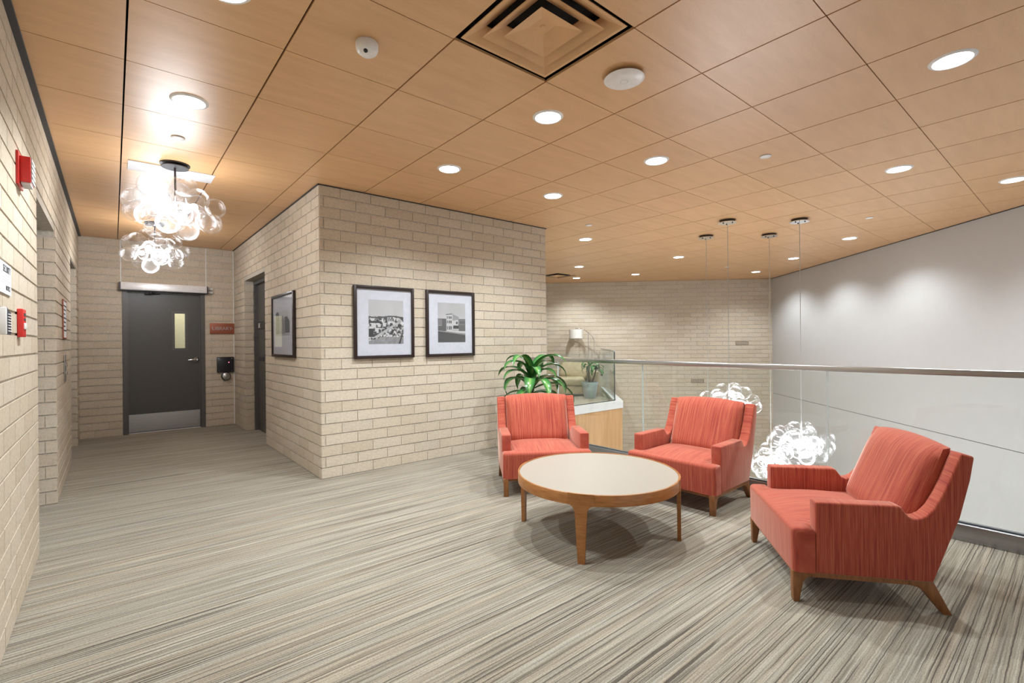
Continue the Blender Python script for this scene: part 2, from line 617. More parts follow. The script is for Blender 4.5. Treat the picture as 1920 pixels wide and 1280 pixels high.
# ------------------------------------------------------------------ setting: ceiling
ceiling = struct(MB().box(-1.2, 13.6, -2.5, 9.6, 2.90, 3.0).build('ceiling', 'dark_plenum'))
GX, GY, SU, SV = 1.919, 1.990, 0.620, 0.608
GAPX, GAPY = 0.009, 0.005
VENTS = {(-1, -1), (9, 9)}
panel_me = MB().box(GAPX / 2, SU - GAPX / 2, GAPY / 2, SV - GAPY / 2, 0, 0.014).mesh('ceiling_panel', 'panel_wood')
off_view = []
for i in range(-5, 19):
    for j in range(-8, 13):
        x0, y0 = GX + i * SU, GY + j * SV
        if (i, j) in VENTS or x0 < -1.2 or x0 > 12.9 or y0 < -2.6 or y0 > 8.9:
            continue
        if x0 + y0 > 17.8 or (y0 + SV) - (x0) < -7.6:
            continue
        if x0 > XB + 0.05 and x0 + SU < XBE and y0 > YB and y0 < YD:
            continue
        if x0 + SU < XL - 0.1:
            continue
        q = [project((x0 + a, y0 + b, CEIL)) for a in (0, SU) for b in (0, SV)]
        seen = any(k and -60 < k[0] < 1980 and -60 < k[1] < 1280 for k in q)
        if seen:
            put('ceiling_panel', panel_me, ceiling, (x0, y0, CEIL))
        else:
            off_view.append((x0, y0))
mb = MB()
for x0, y0 in off_view:
    mb.box(x0 + GAPX / 2, x0 + SU - GAPX / 2, y0 + GAPY / 2, y0 + SV - GAPY / 2, CEIL, CEIL + 0.014)
o = mb.build('ceiling_panelling', 'panel_wood', ceiling)
o['kind'] = 'stuff'

# ------------------------------------------------------------------ setting: brick walls
TOP = CEIL - 0.001
T1, T2 = (4.10, 5.335, 2.19), (7.09, 8.20, 2.235)     # two recesses in the left wall: y0, y1, head height
RB = -0.475                                           # back of the recesses
w = struct(MB().box(XL - 0.35, XL, -2.5, T1[0], 0, TOP).box(XL - 0.35, XL, T1[0], T1[1], T1[2], TOP).build('wall_left', 'mortar'))
lay_bricks(w, [((XL, -0.6), (0, 1), (1, 0), T1[1] + 0.6, 0, CEIL, [(T1[0] + 0.6, T1[1] + 0.61, 0, T1[2])], 0.11)])
w = struct(MB().box(XL - 0.35, XL, T1[1], T2[0], 0, TOP).box(XL - 0.35, XL, T2[0], T2[1], T2[2], TOP).build('wall_left_pier', 'mortar'))
lay_bricks(w, [((XL, T1[1]), (0, 1), (1, 0), T2[1] - T1[1], 0, CEIL, [(T2[0] - T1[1], T2[1] - T1[1] + 0.01, 0, T2[2])], 0.05),
               ((RB, T1[1]), (1, 0), (0, -1), XL - RB + 0.006, 0, T1[2], [], 0.05)])
w = struct(MB().box(XL - 0.35, XL, T2[1], YD + 0.2, 0, TOP).build('wall_left_end', 'mortar'))
lay_bricks(w, [((XL, T2[1]), (0, 1), (1, 0), YD - T2[1], 0, CEIL, [], 0.2),
               ((RB, T2[1]), (1, 0), (0, -1), XL - RB + 0.006, 0, T2[2], [], 0.05)])

DX0, DX1, DZ = 0.10, 1.09, 2.075
w = struct(MB().box(XL, DX0, YD, YD + 0.2, 0, TOP).box(DX1, XB + 0.12, YD, YD + 0.2, 0, TOP).box(DX0, DX1, YD, YD + 0.2, DZ, TOP).build('wall_back', 'mortar'))
lay_bricks(w, [((XL, YD), (1, 0), (0, -1), XB - XL, 0, CEIL, [(DX0 - XL, DX1 - XL, 0, DZ)], 0.15)])

AY0, AY1, AZ, AX = 6.69, 7.93, 2.19, 1.605            # doorway in the block's corridor side
w = struct(MB().box(XB, XB + 0.34, YB + 0.2, AY0, 0, TOP).box(XB, XB + 0.34, AY1, YD, 0, TOP).box(XB, XB + 0.34, AY0, AY1, AZ, TOP).build('wall_block_side', 'mortar'))
lay_bricks(w, [((XB, YB), (0, 1), (-1, 0), YD - YB, 0, CEIL, [(AY0 - YB, AY1 - YB, 0, AZ)], 0.07),
               ((XB, AY1), (1, 0), (0, -1), AX - XB, 0, AZ, [], 0.0)])
w = struct(MB().box(XB, XBE, YB, YB + 0.2, -0.35, TOP).build('wall_block_front', 'mortar'))
lay_bricks(w, [((XB, YB), (1, 0), (0, -1), XBE - XB, 0, CEIL, [], 0.19)])
struct(MB().box(XBE - 0.2, XBE, YB + 0.2, YD + 0.2, 0, TOP).build('wall_block_end', 'mortar'))

# far brick wall on the diagonal X + Y = 17.5, white wall on Y = X - 7.44
R2 = math.sqrt(0.5)
CX, CY = 12.47, 5.03
fd, fn = (-R2, R2), (-R2, -R2)
FL = (CX - 8.55) / R2
poly = [(CX, CY), (CX + fd[0] * FL, CY + fd[1] * FL), (CX + fd[0] * FL + 0.3, CY + fd[1] * FL + 0.3), (CX + 0.3, CY + 0.3)]
w = struct(MB().prism(poly, LOW, TOP).build('wall_far', 'mortar'))
lay_bricks(w, [((CX, CY), fd, fn, FL, 0, CEIL, [], 0.1), ((CX, CY), fd, fn, FL, -2.8, 0, [], 0.1)])
struct(MB().box(XBE - 0.2, 8.62, 8.93, 9.13, LOW, TOP).build('wall_lounge_back', 'mortar'))
wd = (-R2, -R2)
WL = (CX - 5.4) / R2


def wpt(s, off):
    return (CX + wd[0] * s + off * R2, CY + wd[1] * s - off * R2)


wr = struct(MB().prism([wpt(0, 0.012), wpt(WL, 0.012), wpt(WL, 0.25), wpt(0, 0.25)], LOW, TOP).build('wall_right', 'gasket'))
for z0, z1 in ((-0.052, TOP - 0.004), (-1.30, -0.060), (LOW, -1.308)):
    MB().prism([wpt(0, 0), wpt(WL, 0), wpt(WL, 0.014), wpt(0, 0.014)], z0, z1).build('wall_panel', 'white_paint', wr)

# dark shadow-gap trims where walls meet the ceiling
struct(MB().box(XL, XL + 0.035, -2.5, YD, CEIL - 0.012, CEIL - 0.001).build('trim_1', 'dark_trim'))
struct(MB().box(XB - 0.018, XB, YB - 0.012, YD, CEIL - 0.010, CEIL - 0.001).build('trim_2', 'dark_trim'))
struct(MB().box(XB - 0.018, XBE + 0.012, YB - 0.014, YB, CEIL - 0.010, CEIL - 0.001).build('trim_3', 'dark_trim'))
struct(MB().prism([wpt(0, -0.012), wpt(WL, -0.012), wpt(WL, 0), wpt(0, 0)], CEIL - 0.009, CEIL - 0.001).build('trim_4', 'dark_trim'))

for k, (x, z0) in enumerate(((0.088, 2.155), (1.108, 2.155), (XB - 0.012, 0.0))):
    struct(MB().box(x - 0.006, x + 0.006, YD - 0.0085, YD, z0, CEIL - 0.012).build('trim_%d' % (6 + k), 'cap_white'))

# far lounge edge: pale cap under the glass, wood fascia under the cap
struct(MB().prism([(XBE, 5.86), (7.66, 5.86), (9.62, 7.84), (9.55, 7.93), (7.60, 6.03), (XBE, 6.03)], -0.045, 0.09).build('trim_5', 'cap_white'))
struct(MB().prism([(XBE, 5.87), (7.645, 5.87), (9.60, 7.84), (9.55, 7.90), (7.60, 5.94), (XBE, 5.94)], LOW, -0.05).build('wall_fascia', 'fascia_wood'))
struct(MB().box(XG + 0.02, XG + 0.06, -2.5, YB, LOW, -0.35).build('wall_under_gallery', 'white_paint'))

# ------------------------------------------------------------------ doors
d1 = struct(put('door_1', None, None, ((DX0 + DX1) / 2, YD, 0)))
hw = (DX1 - DX0) / 2
for s in (-1, 1):
    MB().box(min(s * hw, s * (hw - 0.055)), max(s * hw, s * (hw - 0.055)), -0.012, 0.12, 0, DZ).box(min(s * (hw - 0.055), s * (hw - 0.07)), max(s * (hw - 0.055), s * (hw - 0.07)), 0.03, 0.12, 0, DZ - 0.05).build('frame_jamb', 'metal_frame', d1)
MB().box(-hw + 0.055, hw - 0.055, -0.012, 0.12, DZ - 0.055, DZ).build('frame_head', 'metal_frame', d1)
lw_ = hw - 0.058
wx0, wx1, wz0, wz1 = 0.71 - 0.595, 0.84 - 0.595, 1.215, 1.735
leaf = MB()
leaf.box(-lw_, wx0, 0.032, 0.075, 0.012, DZ - 0.058).box(wx1, lw_, 0.032, 0.075, 0.012, DZ - 0.058)
leaf.box(wx0, wx1, 0.032, 0.075, 0.012, wz0).box(wx0, wx1, 0.032, 0.075, wz1, DZ - 0.058)
lf = leaf.build('door_leaf', 'metal_paint', d1)
for (a, b, c, e) in ((wx0 - 0.035, wx0, wz0 - 0.035, wz1 + 0.035), (wx1, wx1 + 0.035, wz0 - 0.035, wz1 + 0.035), (wx0, wx1, wz0 - 0.035, wz0), (wx0, wx1, wz1, wz1 + 0.035)):
    MB().box(a, b, 0.022, 0.032, c, e).build('window_bead', 'metal_frame', lf)
MB().box(wx0, wx1, 0.05, 0.056, wz0, wz1).build('pane', 'picture_glass', lf)
MB().box(-0.43, 0.425, 0.026, 0.032, 0.02, 0.272).build('kick_plate', 'stainless', lf)
hd = MB().lathe([(0.0, 0), (0.032, 0), (0.032, 0.014), (0.02, 0.022), (0.014, 0.05), (0.0, 0.05)], 20, cap=False)
hd.v = [(x + 0.385, 0.032 - z, y + 1.04) for x, y, z in hd.v]
hd.tube([(0.385, -0.012, 1.04), (0.36, -0.02, 1.04), (0.31, -0.02, 1.036), (0.275, -0.014, 1.032)], [0.012, 0.012, 0.010, 0.008], 10)
hd.build('lever_handle', 'chrome', lf, smooth=True)
MB().box(-lw_, lw_, 0.03, 0.08, 0.0, 0.011).build('threshold', 'cap_white', d1)
# lit library room glimpsed through the door's window
struct(MB().box(-0.3, 1.9, 10.4, 10.5, 0, 2.75).build('wall_library', 'room_cream'))
MB_ = MB().box(0.45, 0.83, 10.36, 10.39, 0.2, 1.95).build('wall_library_notice', 'white_paint')
struct(MB_)
L = bpy.data.lights.new('library_lamp', 'POINT')
L.energy = 14
L.color = (1, 0.97, 0.85)
L.shadow_soft_size = 0.2
lo = bpy.data.objects.new('library_lamp', L)
COL.objects.link(lo)
lo.location = (0.8, 9.7, 2.3)

op = thing('door_operator', 'white automatic door opener box mounted above the grey library door', 'door opener', (0.595, YD, 2.035))
MB().box(-0.51, 0.51, -0.115, -0.013, 0.012, 0.115).build('housing', 'white_operator', op, bevel=0.004)
MB().box(-0.513, 0.513, -0.108, -0.013, 0.0, 0.012).build('underside', 'dark_trim', op)
for s in (-1, 1):
    MB().box(min(s * 0.51, s * 0.525), max(s * 0.51, s * 0.525), -0.112, -0.013, 0.002, 0.112).build('end_cap', 'dark_trim', op)
MB().box(0.42, 0.47, -0.116, -0.115, 0.045, 0.05).build('maker_mark', 'plate_grey', op)
MB().tube([(-0.17, -0.06, 0.0), (-0.17, -0.06, -0.03)], 0.022, 12).tube([(-0.17, -0.06, -0.025), (-0.24, -0.05, -0.025)], 0.012, 8).tube([(-0.17, -0.06, -0.022), (-0.10, 0.0, -0.022), (-0.06, 0.028, -0.022)], 0.009, 8).build('drive_arm', 'black_paint', op)
for z in (0.03, 0.085):
    MB().tube([(0.52, -0.03, z), (0.60, -0.03, z)], 0.017, 10).build('conduit_fitting', 'plate_grey', op)

d2 = struct(put('door_2', None, None, (AX, AY1, 0)))
MB().box(0.0, 0.08, -0.05, 0.0, 0, AZ - 0.002).build('frame_jamb', 'metal_frame', d2)
MB().box(0.0, 0.08, AY0 - AY1, AY0 - AY1 + 0.05, 0, AZ - 0.002).build('frame_jamb', 'metal_frame', d2)
MB().box(0.0, 0.08, AY0 - AY1 + 0.05, -0.05, AZ - 0.055, AZ - 0.002).build('frame_head', 'metal_frame', d2)
MB().box(0.045, 0.09, AY0 - AY1 + 0.052, -0.052, 0.01, AZ - 0.057).build('door_leaf', 'metal_paint', d2)
for k, (ya, yb, z0) in enumerate(((T1[0], T1[1], T1[2]), (T2[0], T2[1], T2[2]))):
    d = struct(put('door_%d' % (3 + k), None, None, (RB, ya, 0)))
    MB().box(-0.06, -0.02, 0.05, yb - ya - 0.05, 0.01, z0 - 0.06).build('door_leaf', 'stainless', d)
    MB().box(-0.08, 0, 0, 0.05, 0, z0 - 0.002).build('frame_jamb', 'metal_frame', d)
    MB().box(-0.08, 0, yb - ya - 0.05, yb - ya, 0, z0 - 0.002).build('frame_jamb', 'metal_frame', d)
    MB().box(-0.08, 0, 0.05, yb - ya - 0.05, z0 - 0.06, z0 - 0.002).build('frame_head', 'metal_frame', d)

# ------------------------------------------------------------------ glass guards
gr = thing('glass_guardrail', 'frameless glass guardrail with steel handrail behind the red armchairs', 'railing', (XG, 0, 0))
for y0, y1 in ((-2.4, 1.262), (1.270, 2.888), (2.896, 4.085), (4.093, YB - 0.012)):
    g = MB()
    g.add([(-0.006, y0, 0.06), (0.006, y0, 0.06), (0.006, y1, 0.06), (-0.006, y1, 0.06), (-0.006, y0, 1.035), (0.006, y0, 1.035), (0.006, y1, 1.035), (-0.006, y1, 1.035)],
          [(1, 2, 6, 5), (3, 0, 4, 7)])
    g.add([(-0.006, y0, 0.06), (0.006, y0, 0.06), (0.006, y0, 1.035), (-0.006, y0, 1.035)], [(0, 1, 2, 3)], 1)
    g.add([(-0.006, y1, 0.06), (0.006, y1, 0.06), (0.006, y1, 1.035), (-0.006, y1, 1.035)], [(3, 2, 1, 0)], 1)
    g.build('glass_panel', ['guard_glass', 'edge_glass'], gr)
MB().box(-0.025, 0.025, -2.4, YB - 0.008, 1.025, 1.066).build('handrail', 'stainless', gr, bevel=0.004)
MB().box(-0.045, 0.045, -2.4, YB - 0.008, 0.0, 0.105).build('base_shoe', 'shoe_steel', gr, bevel=0.003)
MB().box(-0.018, -0.008, -2.4, YB - 0.01, 0.105, 0.113).build('gasket_strip', 'gasket', gr)

g2 = thing('glass_guardrail', 'angled glass guard around the far lounge with the potted tree', 'railing', (7.58, 6.0, 0.09))
MB().box(XBE - 7.58 + 0.01, 0, -0.006, 0.006, 0, 0.955).build('glass_panel', 'guard_glass', g2)
sd = MB().box(0, 2.72, -0.006, 0.006, 0, 0.955).build('glass_panel', 'guard_glass', g2)
sd.rotation_euler = (0, 0, math.radians(45))
MB().box(-0.006, 0.006, -0.008, 0.008, 0, 0.955).build('glass_edge', 'gasket', g2)
MB().box(XBE - 7.58 + 0.01, 0.0, -0.009, 0.009, 0.0, 0.012).build('glass_channel', 'gasket', g2)
ch = MB().box(0.05, 2.70, -0.03, 0.03, 0.0, 0.02).build('glass_channel', 'cap_white', g2)
ch.rotation_euler = (0, 0, math.radians(45))
hr = MB().box(0.02, 2.7, -0.02, 0.02, 0.955, 0.985).build('handrail', 'stainless', g2)
hr.rotation_euler = (0, 0, math.radians(45))

# ------------------------------------------------------------------ armchairs
PROFILE = [(0.10, 0.145), (0.10, 0.487), (0.445, 0.489), (0.462, 0.482), (0.478, 0.458), (0.492, 0.440), (0.512, 0.433), (0.535, 0.436), (0.560, 0.450),
           (0.590, 0.484), (0.622, 0.545), (0.652, 0.615), (0.680, 0.690), (0.700, 0.742), (0.752, 0.728), (0.735, 0.62), (0.695, 0.45), (0.645, 0.31), (0.588, 0.145)]
CW = 0.372                                      # half width


def bm_mesh(bm, name, mats, smooth=True):
    me = bpy.data.meshes.new(name)
    bmesh.ops.recalc_face_normals(bm, faces=bm.faces)
    bm.to_mesh(me)
    bm.free()
    for q in mats:
        me.materials.append(MATS[q])
    if smooth:
        me.shade_smooth()
        me.set_sharp_from_angle(angle=math.radians(50))
    return me


def side_mesh(s):
    x0, x1 = (CW - 0.078, CW) if s > 0 else (-CW, -CW + 0.078)
    mb = MB()
    n = len(PROFILE)
    vs = [(x0, -b, z) for b, z in PROFILE] + [(x1, -b, z) for b, z in PROFILE]
    mb.add(vs, [tuple(range(n)), tuple(range(2 * n - 1, n - 1, -1))] + [(i, i + n, (i + 1) % n + n, (i + 1) % n) for i in range(n)])
    return mb.mesh('side_panel', 'fabric_y', bevel=0.010, segs=3, angle=55)


def seat_mesh():
    # T-shaped seat block: full width at the front, narrower between the arms, gently crowned
    xi = CW - 0.080
    nx, ny = 18, 16
    mb = MB()

    def grid(xa, xb, ya, yb, nx, ny):
        vs, fs = [], []
        for j in range(ny + 1):
            for i in range(nx + 1):
                x = xa + (xb - xa) * i / nx
                y = ya + (yb - ya) * j / ny
                u = abs(x) / CW
                fr = min(1, max(0, (-y) / 0.55))
                z = 0.372 + 0.030 * (1 - u ** 3) * math.sin(math.pi * (0.18 + 0.75 * fr)) - 0.012 * fr
                edge = min(1.0, (-y + 0.0) / 0.04)
                z -= 0.022 * (1 - edge) ** 2
                vs.append((x, y, z))
        for j in range(ny):
            for i in range(nx):
                a = j * (nx + 1) + i
                fs.append((a, a + 1, a + nx + 2, a + nx + 1))
        return vs, fs
    # outline T polygon extruded, then top replaced by crowned grid pieces
    bot = [(-CW, 0), (CW, 0), (CW, -0.098), (xi, -0.098), (xi, -0.56), (-xi, -0.56), (-xi, -0.098), (-CW, -0.098)]
    bm = bmesh.new()
    vb = [bm.verts.new((x, y, 0.145)) for x, y in bot]
    vt = [bm.verts.new((x, y + (0.004 if y == 0 else 0), 0.360)) for x, y in bot]
    bm.faces.new(vb[::-1])
    for i in range(8):
        bm.faces.new((vb[i], vb[(i + 1) % 8], vt[(i + 1) % 8], vt[i]))
    top = bm.faces.new(vt)
    bmesh.ops.recalc_face_normals(bm, faces=bm.faces)
    es = [e for e in bm.edges if e in top.edges or (abs(e.verts[0].co.z - e.verts[1].co.z) > 0.1 and all(abs(v.co.y) < 0.01 for v in e.verts))]
    bmesh.ops.bevel(bm, geom=es, offset=0.028, segments=4, profile=0.55, affect='EDGES', clamp_overlap=True)
    return bm_mesh(bm, 'seat', ['fabric_x'])


def crown_mesh():
    xi = CW - 0.084
    vs, fs = [], []
    nx, ny = 20, 16
    for j in range(ny + 1):
        for i in range(nx + 1):
            y = -0.014 - 0.50 * j / ny
            half = CW - 0.012 if y > -0.092 else xi
            x = (-1 + 2 * i / nx) * half
            u = abs(x) / half
            fr = j / ny
            z = 0.350 + 0.042 * (1 - u ** 4) * math.sin(math.pi * min(1, 0.02 + 0.88 * fr)) ** 0.8
            vs.append((x, y, z))
    for j in range(ny):
        for i in range(nx):
            a = j * (nx + 1) + i
            fs.append((a, a + 1, a + nx + 2, a + nx + 1))
    return MB().add(vs, fs).mesh('seat_cushion', 'fabric_x', smooth=True)


def back_cushion_mesh():
    # puffy cushion leaning on the back; thickness follows a soft pillow profile
    nx, nz = 16, 14
    hw_ = CW - 0.082
    bm = bmesh.new()
    front, back = [], []
    for j in range(nz + 1):
        v = j / nz
        for i in range(nx + 1):
            u = -1 + 2 * i / nx
            z = 0.352 + (0.752 + 0.020 * (1 - u * u) - 0.352) * v
            yb = -(0.590 + 0.115 * v)
            th = 0.125 - 0.062 * v
            puff = max(0, (1 - abs(u) ** 6)) ** 0.5 * max(0.0, (1 - (2 * abs(v - 0.46)) ** 6)) ** 0.5
            x = u * hw_ * (1 - 0.0 * v)
            front.append(bm.verts.new((x, yb + 0.012 + th * (0.30 + 0.70 * puff), z - 0.010 * v * (1 - puff))))
            back.append(bm.verts.new((x, yb, z - 0.004)))
    for j in range(nz):
        for i in range(nx):
            a = j * (nx + 1) + i
            q = (a, a + 1, a + nx + 2, a + nx + 1)
            bm.faces.new([front[k] for k in q])
            bm.faces.new([back[k] for k in q[::-1]])
    ring = [i for i in range(nx + 1)] + [(j + 1) * (nx + 1) - 1 for j in range(1, nz + 1)] + [nz * (nx + 1) + i for i in range(nx - 1, -1, -1)] + [j * (nx + 1) for j in range(nz - 1, 0, -1)]
    for a, b in zip(ring, ring[1:] + ring[:1]):
        bm.faces.new((front[a], front[b], back[b], back[a]))
    return bm_mesh(bm, 'back_cushion', ['fabric_x'])


def back_mesh():
    P = [(0.60, 0.30), (0.645, 0.50), (0.705, 0.735), (0.750, 0.726), (0.735, 0.62), (0.694, 0.45), (0.644, 0.31), (0.587, 0.145), (0.55, 0.145)]
    n = len(P)
    x0, x1 = -CW + 0.07, CW - 0.07
    vs = [(x0, -b, z) for b, z in P] + [(x1, -b, z) for b, z in P]
    return MB().add(vs, [tuple(range(n)), tuple(range(2 * n - 1, n - 1, -1))] + [(i, i + n, (i + 1) % n + n, (i + 1) % n) for i in range(n)]).mesh('backrest', 'fabric_x', bevel=0.006)


def leg_meshes():
    out = []
    for s in (-1, 1):
        xo, xi = s * (CW - 0.006), s * (CW - 0.046)
        # front leg: a bracket that flares into the rail
        P = [(0.004, 0.0), (0.028, 0.0), (0.046, 0.095), (0.060, 0.118), (0.085, 0.125), (0.085, 0.150), (0.0, 0.150)]
        n = len(P)
        vs = [(xo, -b, z) for b, z in P] + [(xi, -b, z) for b, z in P]
        out.append(('leg', MB().add(vs, [tuple(range(n)), tuple(range(2 * n - 1, n - 1, -1))] + [(i, i + n, (i + 1) % n + n, (i + 1) % n) for i in range(n)]).mesh('leg', 'leg_wood', bevel=0.003)))
        P = [(0.49, 0.150), (0.49, 0.124), (0.525, 0.118), (0.550, 0.100), (0.628, 0.0), (0.662, 0.0), (0.588, 0.150)]
        n = len(P)
        vs = [(xo, -b, z) for b, z in P] + [(xi, -b, z) for b, z in P]
        out.append(('leg', MB().add(vs, [tuple(range(n)), tuple(range(2 * n - 1, n - 1, -1))] + [(i, i + n, (i + 1) % n + n, (i + 1) % n) for i in range(n)]).mesh('leg', 'leg_wood', bevel=0.003)))
        a, b = min(xo, xi), max(xo, xi)
        out.append(('side_rail', MB().box(a, b, -0.49, -0.085, 0.125, 0.150).mesh('side_rail', 'leg_wood')))
    out.append(('front_rail', MB().box(-CW + 0.046, CW - 0.046, -0.035, -0.012, 0.125, 0.150).mesh('front_rail', 'leg_wood')))
    out.append(('back_rail', MB().box(-CW + 0.046, CW - 0.046, -0.575, -0.55, 0.120, 0.150).mesh('back_rail', 'leg_wood')))
    return out


CHAIR_PARTS = [('arm', side_mesh(-1)), ('arm', side_mesh(1)), ('seat', seat_mesh()), ('seat_cushion', crown_mesh()), ('backrest', back_mesh()), ('back_cushion', back_cushion_mesh())] + leg_meshes()


def armchair(label, front_mid, fwd):
    # local -Y runs to the chair's back, so local +Y is the facing direction
    rz = math.atan2(fwd[1], fwd[0]) - math.pi / 2
    t = thing('armchair', label, 'armchair', (*front_mid, 0), rz, 'red lounge armchairs')
    for nm, me in CHAIR_PARTS:
        put(nm, me, t)
    return t


armchair('red striped armchair nearest the camera, seen from its side beside the glass guardrail', (2.521 + 0.781 * 0.366, 0.932 + 0.624 * 0.366), (-0.624, 0.781))
armchair('red armchair in the middle, between the round table and the glass guardrail', (3.286, 1.732 + 0.366), (-1.0, -0.035))
armchair('red armchair by the brick wall, in front of the leafy potted plant', (2.442 + 0.826 * 0.366, 3.068 - 0.564 * 0.366), (-0.564, -0.826))

# ------------------------------------------------------------------ coffee table
tb = thing('coffee_table', 'low round coffee table with pale top and wooden rim among the red armchairs', 'table', (2.494, 2.129, 0))
R = 0.530
MB().lathe([(0.0, 0.372), (R - 0.012, 0.372), (R - 0.012, 0.394), (0.0, 0.394)], 96, cap=False).build('tabletop', 'table_laminate', tb, smooth=True)
MB().lathe([(R - 0.0115, 0.332), (R, 0.332), (R, 0.396), (R - 0.002, 0.398), (R - 0.0095, 0.398), (R - 0.0115, 0.3955), (R - 0.0115, 0.332)], 96, cap=False).build('rim', 'cherry_wood', tb, smooth=True)


def table_leg(phi):
    # curved plate following the rim: broad bracket at the top tapering to the foot
    prof = []
    for z, hwid in ((0.0, 0.0205), (0.06, 0.0235), (0.14, 0.0275), (0.22, 0.0315), (0.285, 0.0355), (0.308, 0.0395), (0.322, 0.050), (0.330, 0.062), (0.333, 0.078), (0.3985, 0.078)):
        prof.append((z, hwid))
    n = 8
    vs, fs = [], []
    for z, h in prof:
        for k in range(n + 1):
            a = phi + (-1 + 2 * k / n) * h / R
            for rr in (R + 0.0012, R - 0.022 if z < 0.334 else R - 0.0105):
                vs.append((rr * math.cos(a), rr * math.sin(a), z))
    row = 2 * (n + 1)
    for i in range(len(prof) - 1):
        for k in range(n):
            a = i * row + 2 * k
            fs.append((a, a + 2, a + row + 2, a + row))
            fs.append((a + 1, a + row + 1, a + row + 3, a + 3))
        fs.append((i * row, i * row + row, i * row + row + 1, i * row + 1))
        e = i * row + 2 * n
        fs.append((e, e + 1, e + row + 1, e + row))
    for i in (0, len(prof) - 1):
        for k in range(n):
            a = i * row + 2 * k
            fs.append((a, a + 1, a + 3, a + 2))
    return MB().add(vs, fs).mesh('leg', 'cherry_wood', smooth=True)


for k in range(4):
    put('leg', table_leg(math.radians(210.4 + 90 * k)), tb)

# ------------------------------------------------------------------ downlights
ring_me = MB().lathe([(0.080, 0.0), (0.084, -0.008), (0.094, -0.008), (0.102, 0.0)], 40, cap=False).mesh('trim_ring', 'white_plastic', smooth=True)
lens_me = MB().lathe([(0.0, -0.0035), (0.083, -0.0035)], 40, cap=False).mesh('lens', 'lens_glow')
spot = bpy.data.lights.new('downlight_beam', 'SPOT')
spot.energy = DOWN_W
spot.color = WARM
spot.spot_size = math.radians(136)
spot.spot_blend = 0.62
spot.shadow_soft_size = 0.03
DL = [(-2.5, 0.5, 'round recessed downlight cut off by the top left edge of the picture'),
      (-2.5, 2.5, 'round recessed downlight in front of the bubble chandeliers in the corridor'),
      (0.5, 2.5, 'round recessed downlight nearest above the two framed pictures'),
      (0.5, 0.5, 'round recessed downlight touching the panel beside the square air diffuser'),
      (2.5, 0.5, 'round recessed downlight behind the white wireless disc'),
      (2.5, 2.5, 'round recessed downlight nearest the top right corner of the picture wall'),
      (2.5, -2.5, 'large round downlight near the upper right corner of the picture'),
      (5.5, -1.5, 'oval looking downlight right of the pendant ceiling plates, over the guardrail'),
      (7.5, -2.5, 'downlight at the right picture edge just above the white wall'),
      (5.5, 4.5, 'downlight beside the brick block end below a small sprinkler cover'),
      (9.5, 4.5, 'downlight left of the pendant ceiling plates over the atrium'),
      (8.5, 7.5, 'downlight over the far lounge, nearest in front of the dark square diffuser'),
      (11.5, 7.5, 'downlight close to the far brick wall right of the arc lamp'),
      (10.5, 9.5, 'farthest small downlight right beside the dark square diffuser'),
      (10.5, 0.5, 'downlight washing the white wall, nearest of its row of three'),
      (12.5, 2.5, 'downlight washing the white wall, middle of its row of three'),
      (14.5, 4.5, 'bright downlight in the far corner of brick wall and white wall')]
for a, b, lab in DL:
    x, y = GX + a * SU, GY + b * SV
    d = thing('downlight', lab, 'ceiling light', (x, y, CEIL), 0, 'recessed ceiling downlights')
    put('trim_ring', ring_me, d)
    put('lens', lens_me, d)
    l = bpy.data.objects.new('downlight_beam', spot)
    COL.objects.link(l)
    l.parent = d
    l.location = (0, 0, -0.02)

# sprinkler covers, smoke dome, wireless disc
spr_me = MB().lathe([(0.0, -0.006), (0.040, -0.006), (0.043, -0.003), (0.043, 0.0)], 28, cap=False).mesh('cover_plate', 'white_plastic', smooth=True)
neck_me = MB().lathe([(0.030, -0.003), (0.030, 0.0)], 24, cap=True).mesh('collar', 'dark_trim')
for a, b, lab in ((-2.5, 3.6, 'small white sprinkler cover just in front of the nearer bubble chandelier'),
                  (3.5, -0.5, 'small white sprinkler cover in the grey lit ceiling right of centre'),
                  (8.5, -0.4, 'small white sprinkler cover near the white wall, right of the pendants'),
                  (4.5, 3.5, 'small white sprinkler cover near the end of the brick block'),
                  (12.5, 4.55, 'tiny white sprinkler cover far back behind a pendant cable')):
    s_ = thing('sprinkler_cover', lab, 'sprinkler', (GX + a * SU, GY + b * SV, CEIL), 0, 'sprinkler covers')
    put('cover_plate', spr_me, s_, (0, 0, -0.002))
    put('collar', neck_me, s_)
s_ = thing('dome_camera', 'white dome camera with dark lens on the wood ceiling', 'camera', (0.978, 2.283, CEIL))
MB().lathe([(0.050, 0.0), (0.054, -0.006), (0.054, -0.030), (0.048, -0.048), (0.034, -0.060), (0.0, -0.064)], 36, cap=False).build('housing', 'white_plastic', s_, smooth=True)
MB().sphere((-0.018, -0.026, -0.057), 0.011).build('lens', 'black_plastic', s_, smooth=True)
s_ = thing('wireless_disc', 'flat white round wireless access point beside the square air diffuser', 'access point', (2.222, 1.672, CEIL))
MB().lathe([(0.085, 0.0), (0.085, -0.014)], 36).build('mount', 'dark_trim', s_)
MB().lathe([(0.0, -0.032), (0.060, -0.031), (0.100, -0.026), (0.112, -0.019), (0.106, -0.013), (0.0, -0.013)], 48, cap=False).build('cover', 'white_plastic', s_, smooth=True)
MB().lathe([(0.020, -0.0325), (0.023, -0.0325)], 32, cap=False).build('light_ring', 'mat_board', s_)


